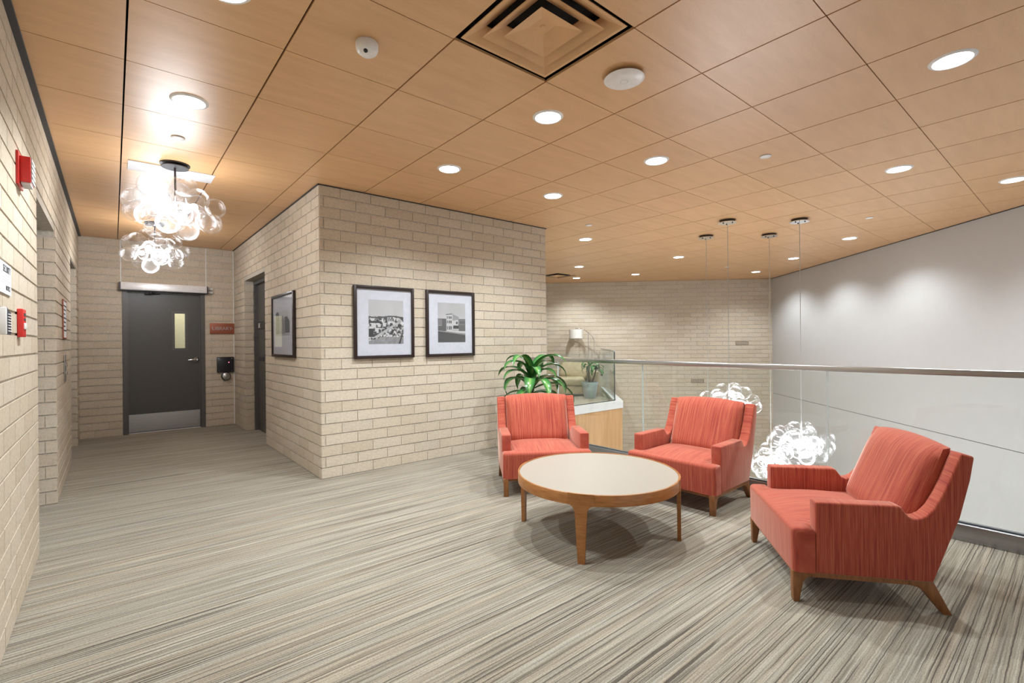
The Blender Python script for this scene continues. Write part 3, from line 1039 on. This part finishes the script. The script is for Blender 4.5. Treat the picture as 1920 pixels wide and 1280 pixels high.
def diffuser(label, i, j, pm='diffuser_paint'):
    x0, y0 = GX + i * SU, GY + j * SV
    t = thing('air_diffuser', label, 'air vent', (x0 + SU / 2, y0 + SV / 2, CEIL))
    hx, hy = SU / 2 - 0.006, SV / 2 - 0.006
    MB().box(-hx, hx, -hy, hy, 0.09, 0.10).build('plenum_box', 'dark_plenum', t)

    def ring(a, za, b, zb, th=0.004):
        vs = []
        for h, z in ((a, za), (b, zb), (b, zb + th), (a, za + th)):
            vs += [(-h, -h, z), (h, -h, z), (h, h, z), (-h, h, z)]
        fs = []
        for r in range(4):
            for k in range(4):
                fs.append((r * 4 + k, r * 4 + (k + 1) % 4, ((r + 1) % 4) * 4 + (k + 1) % 4, ((r + 1) % 4) * 4 + k))
        return MB().add(vs, fs)
    ring(0.284, 0.006, 0.268, 0.006).build('outer_frame', pm, t)
    ring(0.268, 0.006, 0.195, 0.055).build('cone', 'diffuser_paint', t)
    ring(0.208, 0.002, 0.125, 0.050).build('cone', pm, t)
    p = MB()
    h, z = 0.135, -0.002
    q = 0.045
    p.add([(-h, -h, z), (h, -h, z), (h, h, z), (-h, h, z), (-q, -q, 0.034), (q, -q, 0.034), (q, q, 0.034), (-q, q, 0.034)],
          [(0, 1, 5, 4), (1, 2, 6, 5), (2, 3, 7, 6), (3, 0, 4, 7), (4, 5, 6, 7)])
    p.build('centre_cone', 'diffuser_paint', t)
    MB().lathe([(0.0, 0.030), (0.012, 0.031), (0.014, 0.034)], 20, cap=False).build('screw_cover', 'diffuser_paint', t)


diffuser('square wood coloured air diffuser with nested cones at the top centre', -1, -1)
diffuser('dark square air diffuser far back above the lounge arc lamp', 9, 9, 'dark_trim')

# ------------------------------------------------------------------ bubble chandeliers
globe_me = MB().sphere((0, 0, 0), 1.0, 28, 18).mesh('glass_globe', 'bubble_glass', smooth=True)
bulb_me = MB().sphere((0, 0, 0), 0.028, 14, 10).mesh('bulb', 'bulb_glow', smooth=True)
stem_black = 'black_paint'


def cluster(root, z, rx, rz, seed, n=30, rmin=0.076, rmax=0.094, watts=13):
    rng = random.Random(seed)
    pts = []
    tries = 0
    while len(pts) < n and tries < 6000:
        tries += 1
        th = rng.uniform(0, 2 * math.pi)
        u = rng.uniform(-1, 1)
        k = rng.choice((1.0, 1.0, 1.0, 0.55))
        c = math.sqrt(1 - u * u)
        p = Vector((rx * k * c * math.cos(th), rx * k * c * math.sin(th), rz * k * u))
        r = rng.uniform(rmin, rmax)
        if all((p - q).length > (r + s) * 0.78 for q, s in pts):
            pts.append((p, r))
    for p, r in pts:
        o = put('glass_globe', globe_me, root, (p.x, p.y, p.z + z))
        o.scale = (r, r, r)
    for k in range(7):
        a = 2 * math.pi * k / 6
        q = (0.13 * math.cos(a), 0.13 * math.sin(a), 0.03 * (-1) ** k) if k < 6 else (0, 0, -0.05)
        put('bulb', bulb_me, root, (q[0], q[1], q[2] + z))
    fr = MB().tube([(0, 0, z - 0.05), (0, 0, z + 0.10)], 0.012, 8)
    for k in range(6):
        a = 2 * math.pi * k / 6
        fr.tube([(0, 0, z), (0.13 * math.cos(a), 0.13 * math.sin(a), z)], 0.004, 6)
    fr.build('lamp_frame', 'chrome', root)
    l = bpy.data.lights.new('chandelier_glow', 'POINT')
    l.energy = watts
    l.color = (0.97, 0.98, 1.0)
    l.shadow_soft_size = 0.20
    lo = bpy.data.objects.new('chandelier_glow', l)
    COL.objects.link(lo)
    lo.parent = root
    lo.location = (0, 0, z - 0.13)


def ceiling_chandelier(label, x, y, drop, seed, plate=None):
    t = thing('bubble_chandelier', label, 'chandelier', (x, y, CEIL), 0, 'clear glass bubble chandeliers in the corridor')
    MB().lathe([(0.105, 0.0), (0.105, -0.010)], 40).build('canopy', 'black_paint', t)
    MB().lathe([(0.095, -0.024), (0.095, -0.030)], 40).build('canopy_plate', 'dark_trim', t)
    MB().lathe([(0.030, -0.010), (0.030, -0.024)], 16).build('canopy_neck', 'dark_trim', t)
    MB().tube([(0, 0, -0.03), (0, 0, -drop + 0.08)], 0.008, 8).build('stem', stem_black, t)
    if plate:
        MB().box(-0.30, 0.30, plate[0], plate[1], -0.006, -0.001).build('mounting_plate', 'plate_grey', t)
    cluster(t, -drop, 0.285, 0.185, seed)


ceiling_chandelier('nearer glass bubble chandelier hanging close under the corridor ceiling', 0.403, 4.816, 0.36, 11, (0.10, 0.36))
ceiling_chandelier('farther glass bubble chandelier hanging in front of the library door', 0.401, 7.291, 0.35, 5)


def pendant(label, x, y, z, seed):
    t = thing('bubble_pendant', label, 'pendant lamp', (x, y, CEIL), 0, 'glass bubble pendants in the atrium')
    MB().lathe([(0.090, 0.0), (0.090, -0.030)], 36).build('canopy', 'black_paint', t)
    MB().lathe([(0.108, -0.030), (0.108, -0.036)], 36).build('canopy_plate', 'chrome', t)
    for k in range(3):
        a = 2.1 * k + 0.6
        MB().sphere((0.06 * math.cos(a), 0.06 * math.sin(a), -0.037), 0.009, 10, 6).build('screw', 'dark_trim', t)
    MB().tube([(0, 0, -0.036), (0, 0, z - CEIL + 0.05)], 0.0035, 6).build('cable', 'cord_grey', t)
    MB().tube([(0.012, 0.006, -0.036), (0.012, 0.006, z - CEIL + 0.05)], 0.0022, 6).build('power_cord', 'cord_grey', t)
    MB().lathe([(0.004, 0.26), (0.012, 0.10)], 10, (0, 0, z - CEIL)).build('cable_cone', 'white_plastic', t)
    cluster(t, z - CEIL, 0.30, 0.19, seed, 30, watts=20)


pendant('glass bubble pendant hung highest, peeking above the middle red armchair', 5.912, 2.899, 0.46, 21)
pendant('glass bubble pendant hanging between the armchairs with its whole cluster in view', 6.582, 2.318, -0.02, 7)
pendant('lowest glass bubble pendant beside the middle armchair, partly hidden', 7.169, 2.918, -0.46, 9)
pendant('glass bubble pendant hidden behind the middle armchair, only cable showing', 6.545, 3.521, -0.12, 3)

# ------------------------------------------------------------------ framed pictures
rs = np.random.RandomState(4)


def vnoise(nx, ny, gx, gy):
    g = rs.rand(gy + 2, gx + 2)
    x = np.linspace(0, gx, nx, endpoint=False)
    y = np.linspace(0, gy, ny, endpoint=False)
    xi, yi = x.astype(int), y.astype(int)
    xf, yf = x - xi, y - yi
    a = g[np.ix_(yi, xi)] * (1 - xf) + g[np.ix_(yi, xi + 1)] * xf
    b = g[np.ix_(yi + 1, xi)] * (1 - xf) + g[np.ix_(yi + 1, xi + 1)] * xf
    return a * (1 - yf)[:, None] + b * yf[:, None]


def rect(im, x0, x1, y0, y1, v):
    h, w_ = im.shape
    im[int(y0 * h):max(int(y0 * h) + 1, int(y1 * h)), int(x0 * w_):max(int(x0 * w_) + 1, int(x1 * w_))] = v


def quad(im, pts, v):
    h, w_ = im.shape
    Y, X = np.mgrid[0:h, 0:w_]
    X, Y = (X + .5) / w_, (Y + .5) / h
    m = np.ones_like(X, bool)
    for (ax, ay), (bx, by) in zip(pts, pts[1:] + pts[:1]):
        m &= ((bx - ax) * (Y - ay) - (by - ay) * (X - ax)) >= 0
    im[m] = v if np.isscalar(v) else v[m]


def art_town():
    W, Hh = 84, 110
    im = np.full((Hh, W), 0.62)
    im += np.linspace(-0.04, 0.06, Hh)[:, None] + (vnoise(W, Hh, 5, 4) - .5) * 0.06
    tex = vnoise(W, Hh, 26, 34)
    tex2 = vnoise(W, Hh, 40, 26)
    low = np.where(tex > 0.62, 0.75, np.where(tex > 0.42, 0.30, 0.06)) * (0.7 + 0.5 * tex2)
    s = int(0.38 * Hh)
    im[s:] = low[s:]
    hill = 0.375 + 0.02 * np.sin(np.linspace(0, 7, W))
    for x in range(W):
        im[int(hill[x] * Hh):int((hill[x] + 0.035) * Hh), x] = 0.10
    for k in range(8):
        rect(im, 0.42 + k * 0.045, 0.445 + k * 0.045, 0.42, 0.49, 0.08)
    rect(im, 0.0, 0.38, 0.49, 0.53, 0.05)
    for x0, y0, wd_, hh in ((0.08, 0.54, 0.16, 0.10), (0.26, 0.56, 0.10, 0.06), (0.40, 0.52, 0.12, 0.07), (0.02, 0.63, 0.14, 0.05), (0.18, 0.64, 0.12, 0.08), (0.80, 0.40, 0.06, 0.08), (0.72, 0.41, 0.06, 0.06), (0.05, 0.42, 0.15, 0.05)):
        rect(im, x0, x0 + wd_, y0, y0 + hh, 0.70)
        rect(im, x0 + wd_ * 0.8, x0 + wd_, y0 + hh * 0.3, y0 + hh, 0.12)
    rect(im, 0.0, 0.14, 0.66, 0.84, 0.04)
    quad(im, [(0.93, 0.44), (0.98, 0.47), (0.24, 0.86), (0.10, 0.86)], 0.42 + 0.22 * tex)
    quad(im, [(0.0, 0.93), (0.45, 0.83), (1.0, 0.85), (1.0, 1.0), (0.0, 1.0)], 0.24 + 0.14 * tex2)
    quad(im, [(0.97, 0.74), (1.0, 0.74), (0.90, 1.0), (0.85, 1.0)], 0.05)
    return im


def art_hotel():
    W, Hh = 80, 112
    im = np.full((Hh, W), 0.60) + np.linspace(-0.05, 0.08, Hh)[:, None] + (vnoise(W, Hh, 4, 4) - .5) * 0.10
    tex = vnoise(W, Hh, 34, 40)
    rect(im, 0.0, 0.30, 0.41, 0.72, 0.14)
    rect(im, 0.02, 0.16, 0.42, 0.58, 0.24)
    rect(im, 0.02, 0.14, 0.575, 0.585, 0.55)
    rect(im, 0.74, 1.0, 0.41, 0.72, 0.16)
    rect(im, 0.76, 0.99, 0.425, 0.56, 0.24)
    for k in range(4):
        rect(im, 0.80 + 0.05 * k, 0.825 + 0.05 * k, 0.46, 0.53, 0.06)
    quad(im, [(0.30, 0.29), (0.52, 0.27), (0.52, 0.72), (0.30, 0.72)], 0.62)
    quad(im, [(0.52, 0.275), (0.92, 0.40), (0.76, 0.42), (0.76, 0.60), (0.52, 0.60)], 0.36)
    quad(im, [(0.29, 0.285), (0.53, 0.265), (0.53, 0.285), (0.29, 0.305)], 0.10)
    for r, y0 in enumerate((0.34, 0.455, 0.59)):
        for k in range(3):
            rect(im, 0.335 + 0.063 * k, 0.362 + 0.063 * k, y0, y0 + 0.065 + 0.03 * (r == 2), 0.05)
    rect(im, 0.52, 0.76, 0.60, 0.72, 0.50)
    rect(im, 0.55, 0.76, 0.58, 0.655, 0.07)
    rect(im, 0.66, 0.72, 0.48, 0.54, 0.10)
    quad(im, [(0.0, 0.70), (1.0, 0.77), (1.0, 0.82), (0.0, 0.73)], 0.34)
    quad(im, [(0.0, 0.72), (1.0, 0.81), (1.0, 1.0), (0.0, 1.0)], 0.085 + 0.03 * tex)
    return im


def art_tower():
    W, Hh = 64, 88
    im = np.full((Hh, W), 0.66) + (vnoise(W, Hh, 4, 5) - .5) * 0.08
    tex = vnoise(W, Hh, 26, 32)
    quad(im, [(0.0, 0.08), (0.16, 0.0), (0.26, 0.1), (0.26, 0.94), (0.0, 0.94)], 0.12)
    rect(im, 0.02, 0.20, 0.14, 0.92, 0.16)
    quad(im, [(0.26, 0.24), (0.52, 0.18), (0.70, 0.44), (0.70, 0.96), (0.26, 0.96)], 0.30 + 0.06 * tex)
    rect(im, 0.30, 0.36, 0.18, 0.3, 0.3)
    quad(im, [(0.66, 0.26), (0.82, 0.24), (1.0, 0.44), (1.0, 0.90), (0.70, 0.90)], 0.12)
    for r in range(7):
        for k in range(3):
            rect(im, 0.31 + 0.12 * k, 0.35 + 0.12 * k, 0.36 + 0.08 * r, 0.39 + 0.08 * r, 0.14)
    rect(im, 0.0, 1.0, 0.94, 1.0, 0.5)
    return im


def print_mesh(im, x0, x1, z0, z1, y):
    im = np.clip(im, 0.01, 0.85)
    h, w_ = im.shape
    xs, zs = np.linspace(x0, x1, w_ + 1), np.linspace(z1, z0, h + 1)
    X, Z = np.meshgrid(xs, zs)
    vs = np.stack([X, np.full_like(X, y), Z], -1).reshape(-1, 3)
    i, j = np.meshgrid(np.arange(w_), np.arange(h))
    a = (j * (w_ + 1) + i).ravel()
    fs = np.stack([a, a + w_ + 1, a + w_ + 2, a + 1], 1)
    me = bpy.data.meshes.new('print')
    me.from_pydata(vs.tolist(), [], fs.tolist())
    at = me.attributes.new('tone', 'FLOAT_COLOR', 'FACE')
    c = np.ones((h * w_, 4), np.float32)
    c[:, :3] = im.ravel()[:, None] * np.array([0.80, 0.785, 0.79])
    at.data.foreach_set('color', c.ravel())
    me.materials.append(MATS['photo_print'])
    return me


def picture(label, loc, rz, w_, h, art, pr, caption=True):
    """front faces local -Y; pr = print rectangle as fractions (x0, x1, top, bottom)"""
    t = thing('framed_picture', label, 'picture', loc, rz)
    b, dpt = 0.031, 0.032
    x, z = w_ / 2, h / 2
    for (a0, a1, c0, c1) in ((-x, -x + b, -z, z), (x - b, x, -z, z), (-x + b, x - b, z - b, z), (-x + b, x - b, -z, -z + b)):
        MB().box(a0, a1, -dpt, -0.004, c0, c1).build('frame_bar', 'frame_wood', t, bevel=0.002)
    MB().box(-x + b, x - b, -0.016, -0.006, -z + b, z - b).build('mat_board', 'mat_board', t)
    px0, px1, pz1, pz0 = -x + pr[0] * w_, -x + pr[1] * w_, z - pr[2] * h, z - pr[3] * h
    put('print', print_mesh(art(), px0, px1, pz0, pz1, -0.0168), t)
    if caption:
        k = MB()
        cz = pz0 - 0.035
        for i, ww in enumerate((0.30, 0.18, 0.24)):
            k.box(-ww * w_ / 2, ww * w_ / 2, -0.0165, -0.016, cz - 0.017 * i, cz - 0.017 * i + 0.004)
        kk = k.build('caption', 'plate_grey', t)
        kk['kind'] = 'stuff'
    MB().box(-x + b, x - b, -0.024, -0.022, -z + b, z - b).build('glazing', 'picture_glass', t)


picture('dark framed photograph of a town street, left of the pair on the block wall', (2.120, YB - 0.007, 1.472), 0, 0.648, 0.722, art_town, (0.235, 0.815, 0.185, 0.800))
picture('dark framed photograph of a corner building, right of the pair on the block wall', (2.905, YB - 0.007, 1.472), 0, 0.632, 0.724, art_hotel, (0.235, 0.805, 0.180, 0.785))
picture('dark framed picture of tall buildings on the corridor side of the brick block', (XB - 0.007, 5.795, 1.472), -math.pi / 2, 0.90, 0.71, art_tower, (0.16, 0.80, 0.27, 0.66), False)

# ------------------------------------------------------------------ signs and devices on the walls
RY = math.pi / 2
s_ = thing('library_sign', 'copper red sign plate reading LIBRARY beside the grey door', 'sign', (1.318, YD - 0.007, 1.512))
MB().box(-0.166, 0.166, -0.012, 0.0, -0.083, 0.083).build('plate', 'copper_sign', s_, bevel=0.002)
text_part('lettering', 'LIBRARY', 0.072, 'screw_steel', s_, (0, -0.0125, 0), (RY, 0, 0))
for s in (-1, 1):
    q = MB().sphere((s * 0.138, -0.013, 0), 0.008, 10, 8)
    q.build('screw', 'screw_steel', s_, smooth=True)
s_ = thing('access_panel', 'black square card reader with red light beside the library door', 'card reader', (1.355, YD - 0.007, 0.948))
MB().box(-0.115, 0.115, -0.035, 0.0, -0.12, 0.12).build('box', 'black_plastic', s_, bevel=0.004)
for sx in (-1, 1):
    for sz in (-1, 1):
        MB().sphere((sx * 0.088, -0.036, sz * 0.095), 0.007, 8, 6).build('screw', 'screw_steel', s_)
MB().sphere((0.045, -0.036, 0.035), 0.007, 8, 6).build('indicator', 'led_red', s_)
s_ = thing('push_button', 'round steel door push button below the black card reader', 'button', (1.362, YD - 0.007, 0.765))
b_ = MB().lathe([(0.066, 0.0), (0.066, 0.03), (0.058, 0.036)], 32)
b_.v = [(x, -z, y) for x, y, z in b_.v]
b_.build('housing', 'black_plastic', s_, smooth=True)
b_ = MB().lathe([(0.055, 0.036), (0.055, 0.050), (0.050, 0.054)], 32)
b_.v = [(x, -z, y) for x, y, z in b_.v]
b_.build('button_cap', 'stainless', s_, smooth=True)
s_ = thing('door_sign', 'black door sign with white letters SK on the recessed door', 'sign', (AX + 0.044, 7.62, 1.535))
MB().box(-0.003, 0.0, -0.22, 0.22, -0.055, 0.055).build('plate', 'black_plastic', s_)
text_part('lettering', 'SK', 0.10, 'white_letter', s_, (-0.0035, 0.205, -0.005), (RY, 0, -RY), align='LEFT')
s_ = thing('door_plaque', 'small black plate low on the recessed grey door', 'plate', (AX + 0.044, 7.66, 1.05))
MB().box(-0.003, 0.0, -0.16, 0.16, -0.035, 0.035).build('plate', 'black_plastic', s_)
MB().box(-0.004, -0.003, -0.15, 0.15, -0.028, 0.028).build('inset', 'horn_dark', s_)

s_ = thing('alarm_strobe', 'red fire alarm strobe high on the left brick wall', 'fire alarm', (XL + 0.006, 3.365, 2.130))
MB().box(0.0, 0.011, -0.079, 0.085, -0.08, 0.08).build('base_plate', 'red_plastic', s_, bevel=0.002)
MB().box(0.011, 0.050, -0.055, 0.070, -0.062, 0.062).build('horn_body', 'red_plastic', s_, bevel=0.002)
for k in range(5):
    MB().box(0.050, 0.055, -0.05, 0.065, -0.055 + 0.024 * k, -0.043 + 0.024 * k).build('grille_bar', 'white_plastic', s_)
MB().box(0.0502, 0.0512, -0.05, 0.065, -0.058, 0.060).build('grille_back', 'horn_dark', s_)
MB().box(0.015, 0.048, -0.045, 0.055, -0.072, -0.062).build('strobe_lens', 'plate_grey', s_)
s_ = thing('security_notice', 'white security notice sheet at the left picture edge', 'sign', (XL + 0.007, 2.93, 1.555))
MB().box(0.0, 0.005, -0.145, 0.145, -0.065, 0.065).build('sheet', 'paper', s_)
text_part('heading', 'SECURITY', 0.042, 'ink', s_, (0.0056, 0.03, 0.038), (RY, 0, RY), 0.0003)
text_part('footer', 'NOTICE', 0.030, 'ink', s_, (0.0056, 0.06, -0.040), (RY, 0, RY), 0.0003)
k = MB()
for i in range(4):
    k.box(0.005, 0.0055, -0.11, 0.125, 0.012 - 0.011 * i, 0.0145 - 0.011 * i)
kk = k.build('text_lines', 'plate_grey', s_)
kk['kind'] = 'stuff'
s_ = thing('wall_sounder', 'white wall sounder with dark louvred side left of the red pull station', 'alarm', (XL + 0.006, 2.68, 1.366))
MB().box(0.0, 0.038, -0.01, 0.008, -0.053, 0.053).build('cover', 'white_plastic', s_, bevel=0.003)
MB().hexa([(0.0, 0.008, -0.053), (0.038, 0.008, -0.053), (0.038, 0.10, -0.053), (0.020, 0.135, -0.04), (0.0, 0.135, -0.04)],
          [(0.0, 0.008, 0.053), (0.038, 0.008, 0.053), (0.038, 0.10, 0.035), (0.020, 0.135, 0.03), (0.0, 0.135, 0.03)]).build('horn', 'horn_dark', s_)
for i in range(7):
    MB().box(0.038, 0.0405, 0.02, 0.10, -0.040 + 0.011 * i, -0.036 + 0.011 * i).build('louvre', 'plate_grey', s_)
s_ = thing('pull_station', 'red fire alarm pull station beside the white wall sounder', 'fire alarm', (XL + 0.006, 3.332, 1.380))
MB().box(0.0, 0.022, -0.048, 0.048, -0.068, 0.068).build('body', 'red_plastic', s_, bevel=0.003)
MB().box(0.022, 0.026, -0.035, 0.04, -0.03, 0.0).build('pull_bar', 'white_plastic', s_, bevel=0.001)
MB().box(0.022, 0.0232, -0.03, 0.03, 0.012, 0.022).build('label_strip', 'ink', s_)
MB().box(0.022, 0.0232, -0.03, 0.03, 0.034, 0.048).build('label_strip', 'ink', s_)
s_ = thing('wall_notice', 'red framed white notice on the brick pier between the two recesses', 'sign', (XL + 0.007, 6.145, 1.512))
for (a0, a1, c0, c1) in ((-0.195, -0.183, -0.18, 0.18), (0.183, 0.195, -0.18, 0.18), (-0.183, 0.183, -0.18, -0.168), (-0.183, 0.183, 0.168, 0.18)):
    MB().box(0.0, 0.009, a0, a1, c0, c1).build('frame_bar', 'copper_sign', s_)
MB().box(0.002, 0.0075, -0.183, 0.183, -0.168, 0.168).build('sheet', 'paper', s_)
k = MB()
for i in range(7):
    k.box(0.0075, 0.0082, -0.15, 0.15 - 0.06 * (i % 3), 0.12 - 0.038 * i, 0.132 - 0.038 * i)
kk = k.build('text_lines', 'ink', s_)
kk['kind'] = 'stuff'
s_ = thing('call_panel', 'narrow steel elevator call panel under the red framed notice', 'button panel', (XL + 0.007, 6.163, 1.057))
MB().box(0.0, 0.008, -0.075, 0.075, -0.125, 0.125).build('plate', 'stainless', s_, bevel=0.002)
for z in (-0.045, 0.03):
    b_ = MB().lathe([(0.02, 0.010), (0.02, 0.018), (0.016, 0.020)], 20)
    b_.v = [(zz, x, y + z) for x, y, zz in b_.v]
    b_.build('call_button', 'chrome', s_)
for (u, z, lab) in (((CX - 11.965) / R2, 1.175, 'small grille brick set in the far wall above the handrail'), ((CX - 11.21) / R2, 0.241, 'small grille brick set in the far wall below the handrail')):
    px, py = CX + fd[0] * u + fn[0] * 0.0065, CY + fd[1] * u + fn[1] * 0.0065
    s_ = thing('wall_grille', lab, 'vent', (px, py, z), math.radians(-45))
    MB().box(-0.15, 0.15, -0.006, 0.0, -0.045, 0.045).build('plate', 'vent_brick', s_)
    for k in range(9):
        MB().box(-0.135 + 0.031 * k, -0.120 + 0.031 * k, -0.010, -0.006, -0.036, 0.036).build('grille_bar', 'mortar', s_)

# ------------------------------------------------------------------ plants
def leaf_mesh(az, length, rise, width, droop, seed):
    rng = random.Random(seed)
    n = 12
    pts = []
    p = Vector((0, 0, 0))
    ang = rise
    tw = rng.uniform(-0.4, 0.4)
    for i in range(n + 1):
        pts.append(p.copy())
        step = length / n
        az2 = az + tw * i / n
        p = p + Vector((math.cos(az2) * math.cos(ang), math.sin(az2) * math.cos(ang), math.sin(ang))) * step
        ang -= droop / n * (0.5 + 1.3 * i / n)
    vs, uv, fs = [], [], []
    for i, q in enumerate(pts):
        t_ = i / n
        wdt = width * (0.30 + 0.70 * math.sin(math.pi * min(1, t_ * 0.72 + 0.16))) * (1 - max(0, (t_ - 0.72) / 0.28) ** 1.6) + 0.0015
        d = (pts[min(n, i + 1)] - pts[max(0, i - 1)]).normalized()
        sde = d.cross(Vector((0, 0, 1)))
        if sde.length < 1e-3:
            sde = Vector((-math.sin(az), math.cos(az), 0))
        sde.normalize()
        up = sde.cross(d)
        for k, (a, b) in enumerate(((-1, 0.30), (-0.5, 0.08), (0, -0.02), (0.5, 0.08), (1, 0.30))):
            vs.append(q + sde * a * wdt + up * b * wdt)
            uv.append((k / 4, t_))
    for i in range(n):
        for k in range(4):
            a = i * 5 + k
            fs.append((a, a + 1, a + 6, a + 5))
    me = bpy.data.meshes.new('leaf')
    me.from_pydata([tuple(v) for v in vs], [], fs)
    ul = me.uv_layers.new(name='UVMap')
    for lp in me.loops:
        ul.data[lp.index].uv = uv[lp.vertex_index]
    me.materials.append(MATS['leaf_green'])
    me.shade_smooth()
    return me


pl = thing('potted_plant', 'leafy green corn plant in a pot between the brick wall and armchair', 'plant', (3.60, 4.00, 0))
MB().lathe([(0.0, 0.0), (0.13, 0.0), (0.17, 0.32), (0.185, 0.32), (0.185, 0.36), (0.165, 0.36), (0.16, 0.31), (0.0, 0.31)], 36, cap=False).build('pot', 'pot_white', pl, smooth=True)
MB().lathe([(0.0, 0.325), (0.162, 0.325)], 30, cap=False).build('soil', 'soil', pl)
MB().tube([(0, 0, 0.30), (0.01, 0, 0.5), (-0.005, 0.005, 0.70), (0, 0, 0.93)], [0.030, 0.028, 0.024, 0.016], 12).build('cane', 'cane_brown', pl, smooth=True)
MB().tube([(0.05, -0.05, 0.30), (0.06, -0.06, 0.48), (0.05, -0.05, 0.66)], [0.024, 0.022, 0.014], 12).build('cane', 'cane_brown', pl, smooth=True)
rng = random.Random(17)
for k in range(28):
    az = k * 2.399 + rng.uniform(-0.3, 0.3)
    h = 0.66 + 0.27 * (k / 27) ** 0.8
    rise = math.radians(14 + 62 * (k / 27) + rng.uniform(-14, 14))
    ln = rng.uniform(0.46, 0.66) * (1 - 0.22 * (k / 27))
    put('leaf', leaf_mesh(az, ln, rise, rng.uniform(0.046, 0.062), rng.uniform(1.9, 2.9), k), pl, (0.01 * math.cos(az), 0.01 * math.sin(az), h))

p2 = thing('potted_tree', 'small tree in a pale blue grey pot behind the far glass guard', 'plant', (8.12, 7.11, 0))
MB().lathe([(0.0, 0.0), (0.105, 0.0), (0.135, 0.06), (0.165, 0.24), (0.170, 0.31), (0.185, 0.31), (0.185, 0.36), (0.165, 0.36), (0.16, 0.30), (0.0, 0.30)], 36, cap=False).build('pot', 'pot_blue', p2, smooth=True)
MB().lathe([(0.0, 0.315), (0.163, 0.315)], 30, cap=False).build('soil', 'soil', p2)
MB().tube([(0, 0, 0.3), (-0.02, 0.02, 0.50), (-0.01, 0.01, 0.72)], [0.03, 0.028, 0.022], 10).build('cane', 'cane_brown', p2, smooth=True)
MB().tube([(0.03, -0.02, 0.3), (0.09, -0.06, 0.5), (0.12, -0.08, 0.66)], [0.02, 0.018, 0.014], 10).build('cane', 'cane_brown', p2, smooth=True)
for k in range(20):
    az = k * 2.399
    put('leaf', leaf_mesh(az, rng.uniform(0.24, 0.34), math.radians(10 + 45 * k / 20), 0.036, rng.uniform(2.2, 3.0), 100 + k), p2, (0.01, 0.0, 0.68 + 0.05 * k / 20) if k % 2 else (0.11, -0.07, 0.62 + 0.05 * k / 20))

# ------------------------------------------------------------------ far lounge furniture
sf = thing('lounge_chair', 'tan leather lounge chair behind the far glass guard', 'armchair', (8.497, 7.753, 0), math.radians(-45))
MB().box(-0.88, 0.20, -0.42, 0.38, 0.05, 0.24).build('base', 'sofa_leather', sf, bevel=0.02)
MB().box(-0.86, 0.10, -0.46, 0.30, 0.245, 0.42).build('seat_cushion', 'sofa_leather', sf, bevel=0.06, segs=4)
MB().box(0.21, 0.42, -0.42, 0.40, 0.05, 0.56).build('arm', 'sofa_leather', sf, bevel=0.02)
MB().box(-0.88, 0.20, 0.39, 0.56, 0.05, 0.58).build('backrest', 'sofa_leather', sf, bevel=0.02)
q = MB().box(-0.34, 0.34, -0.10, 0.10, -0.24, 0.24).build('back_cushion', 'sofa_leather', sf, (-0.12, 0.25, 0.60), bevel=0.08, segs=4)
q.rotation_euler = (math.radians(-16), math.radians(10), 0)
al = thing('arc_lamp', 'slim arc floor lamp with white drum shade near the far brick wall', 'floor lamp', (9.13, 8.03, 0), math.radians(-40))
MB().lathe([(0.0, 0.0), (0.16, 0.0), (0.16, 0.02), (0.0, 0.025)], 30, cap=False).build('base', 'chrome', al)
MB().tube([(0.0, 0, 0.02), (0.0, 0, 1.46)], 0.011, 10).build('pole', 'chrome', al)
MB().tube([(0.14, 0, 0.95), (0.14, 0, 1.28), (0.11, 0, 1.36), (0.0, 0, 1.47), (-0.12, 0, 1.555), (-0.22, 0, 1.58), (-0.31, 0, 1.57)], 0.009, 8).build('arc_arm', 'chrome', al)
MB().lathe([(0.165, 1.33), (0.172, 1.55), (0.168, 1.55), (0.161, 1.33)], 40, (-0.31, 0, 0), cap=False).build('shade', 'lamp_shade', al, smooth=True)
MB().tube([(-0.31, 0, 1.545), (-0.31, 0, 1.59)], 0.010, 8).build('finial', 'chrome', al)

# ------------------------------------------------------------------ pieces that belong to a part sit under that part
NEST = {'armchair': {'seat_cushion': 'seat', 'back_cushion': 'backrest'},
        'bubble_chandelier': {'canopy_plate': 'canopy', 'canopy_neck': 'canopy', 'bulb': 'lamp_frame'},
        'bubble_pendant': {'canopy_plate': 'canopy', 'screw': 'canopy', 'power_cord': 'cable', 'cable_cone': 'cable', 'bulb': 'lamp_frame'},
        'potted_plant': {'soil': 'pot', 'leaf': 'cane'}, 'potted_tree': {'soil': 'pot', 'leaf': 'cane'},
        'framed_picture': {'print': 'mat_board', 'caption': 'mat_board'},
        'alarm_strobe': {'grille_bar': 'horn_body', 'grille_back': 'horn_body', 'strobe_lens': 'horn_body'},
        'wall_sounder': {'louvre': 'horn'},
        'wall_notice': {'text_lines': 'sheet'},
        'door_operator': {'maker_mark': 'housing'}, 'wireless_disc': {'light_ring': 'cover'},
        'arc_lamp': {'finial': 'shade'}}
kids = {}
for o in list(COL.objects):
    if o.parent is not None:
        kids.setdefault(o.parent.name, []).append(o)
for root in [o for o in COL.objects if o.parent is None]:
    rules = NEST.get(root.name.split('.')[0])
    if not rules:
        continue
    parts = kids.get(root.name, [])
    first = {}
    for p in parts:
        first.setdefault(p.name.split('.')[0], p)
    for p in parts:
        host = rules.get(p.name.split('.')[0])
        if host and host in first:
            p.parent = first[host]
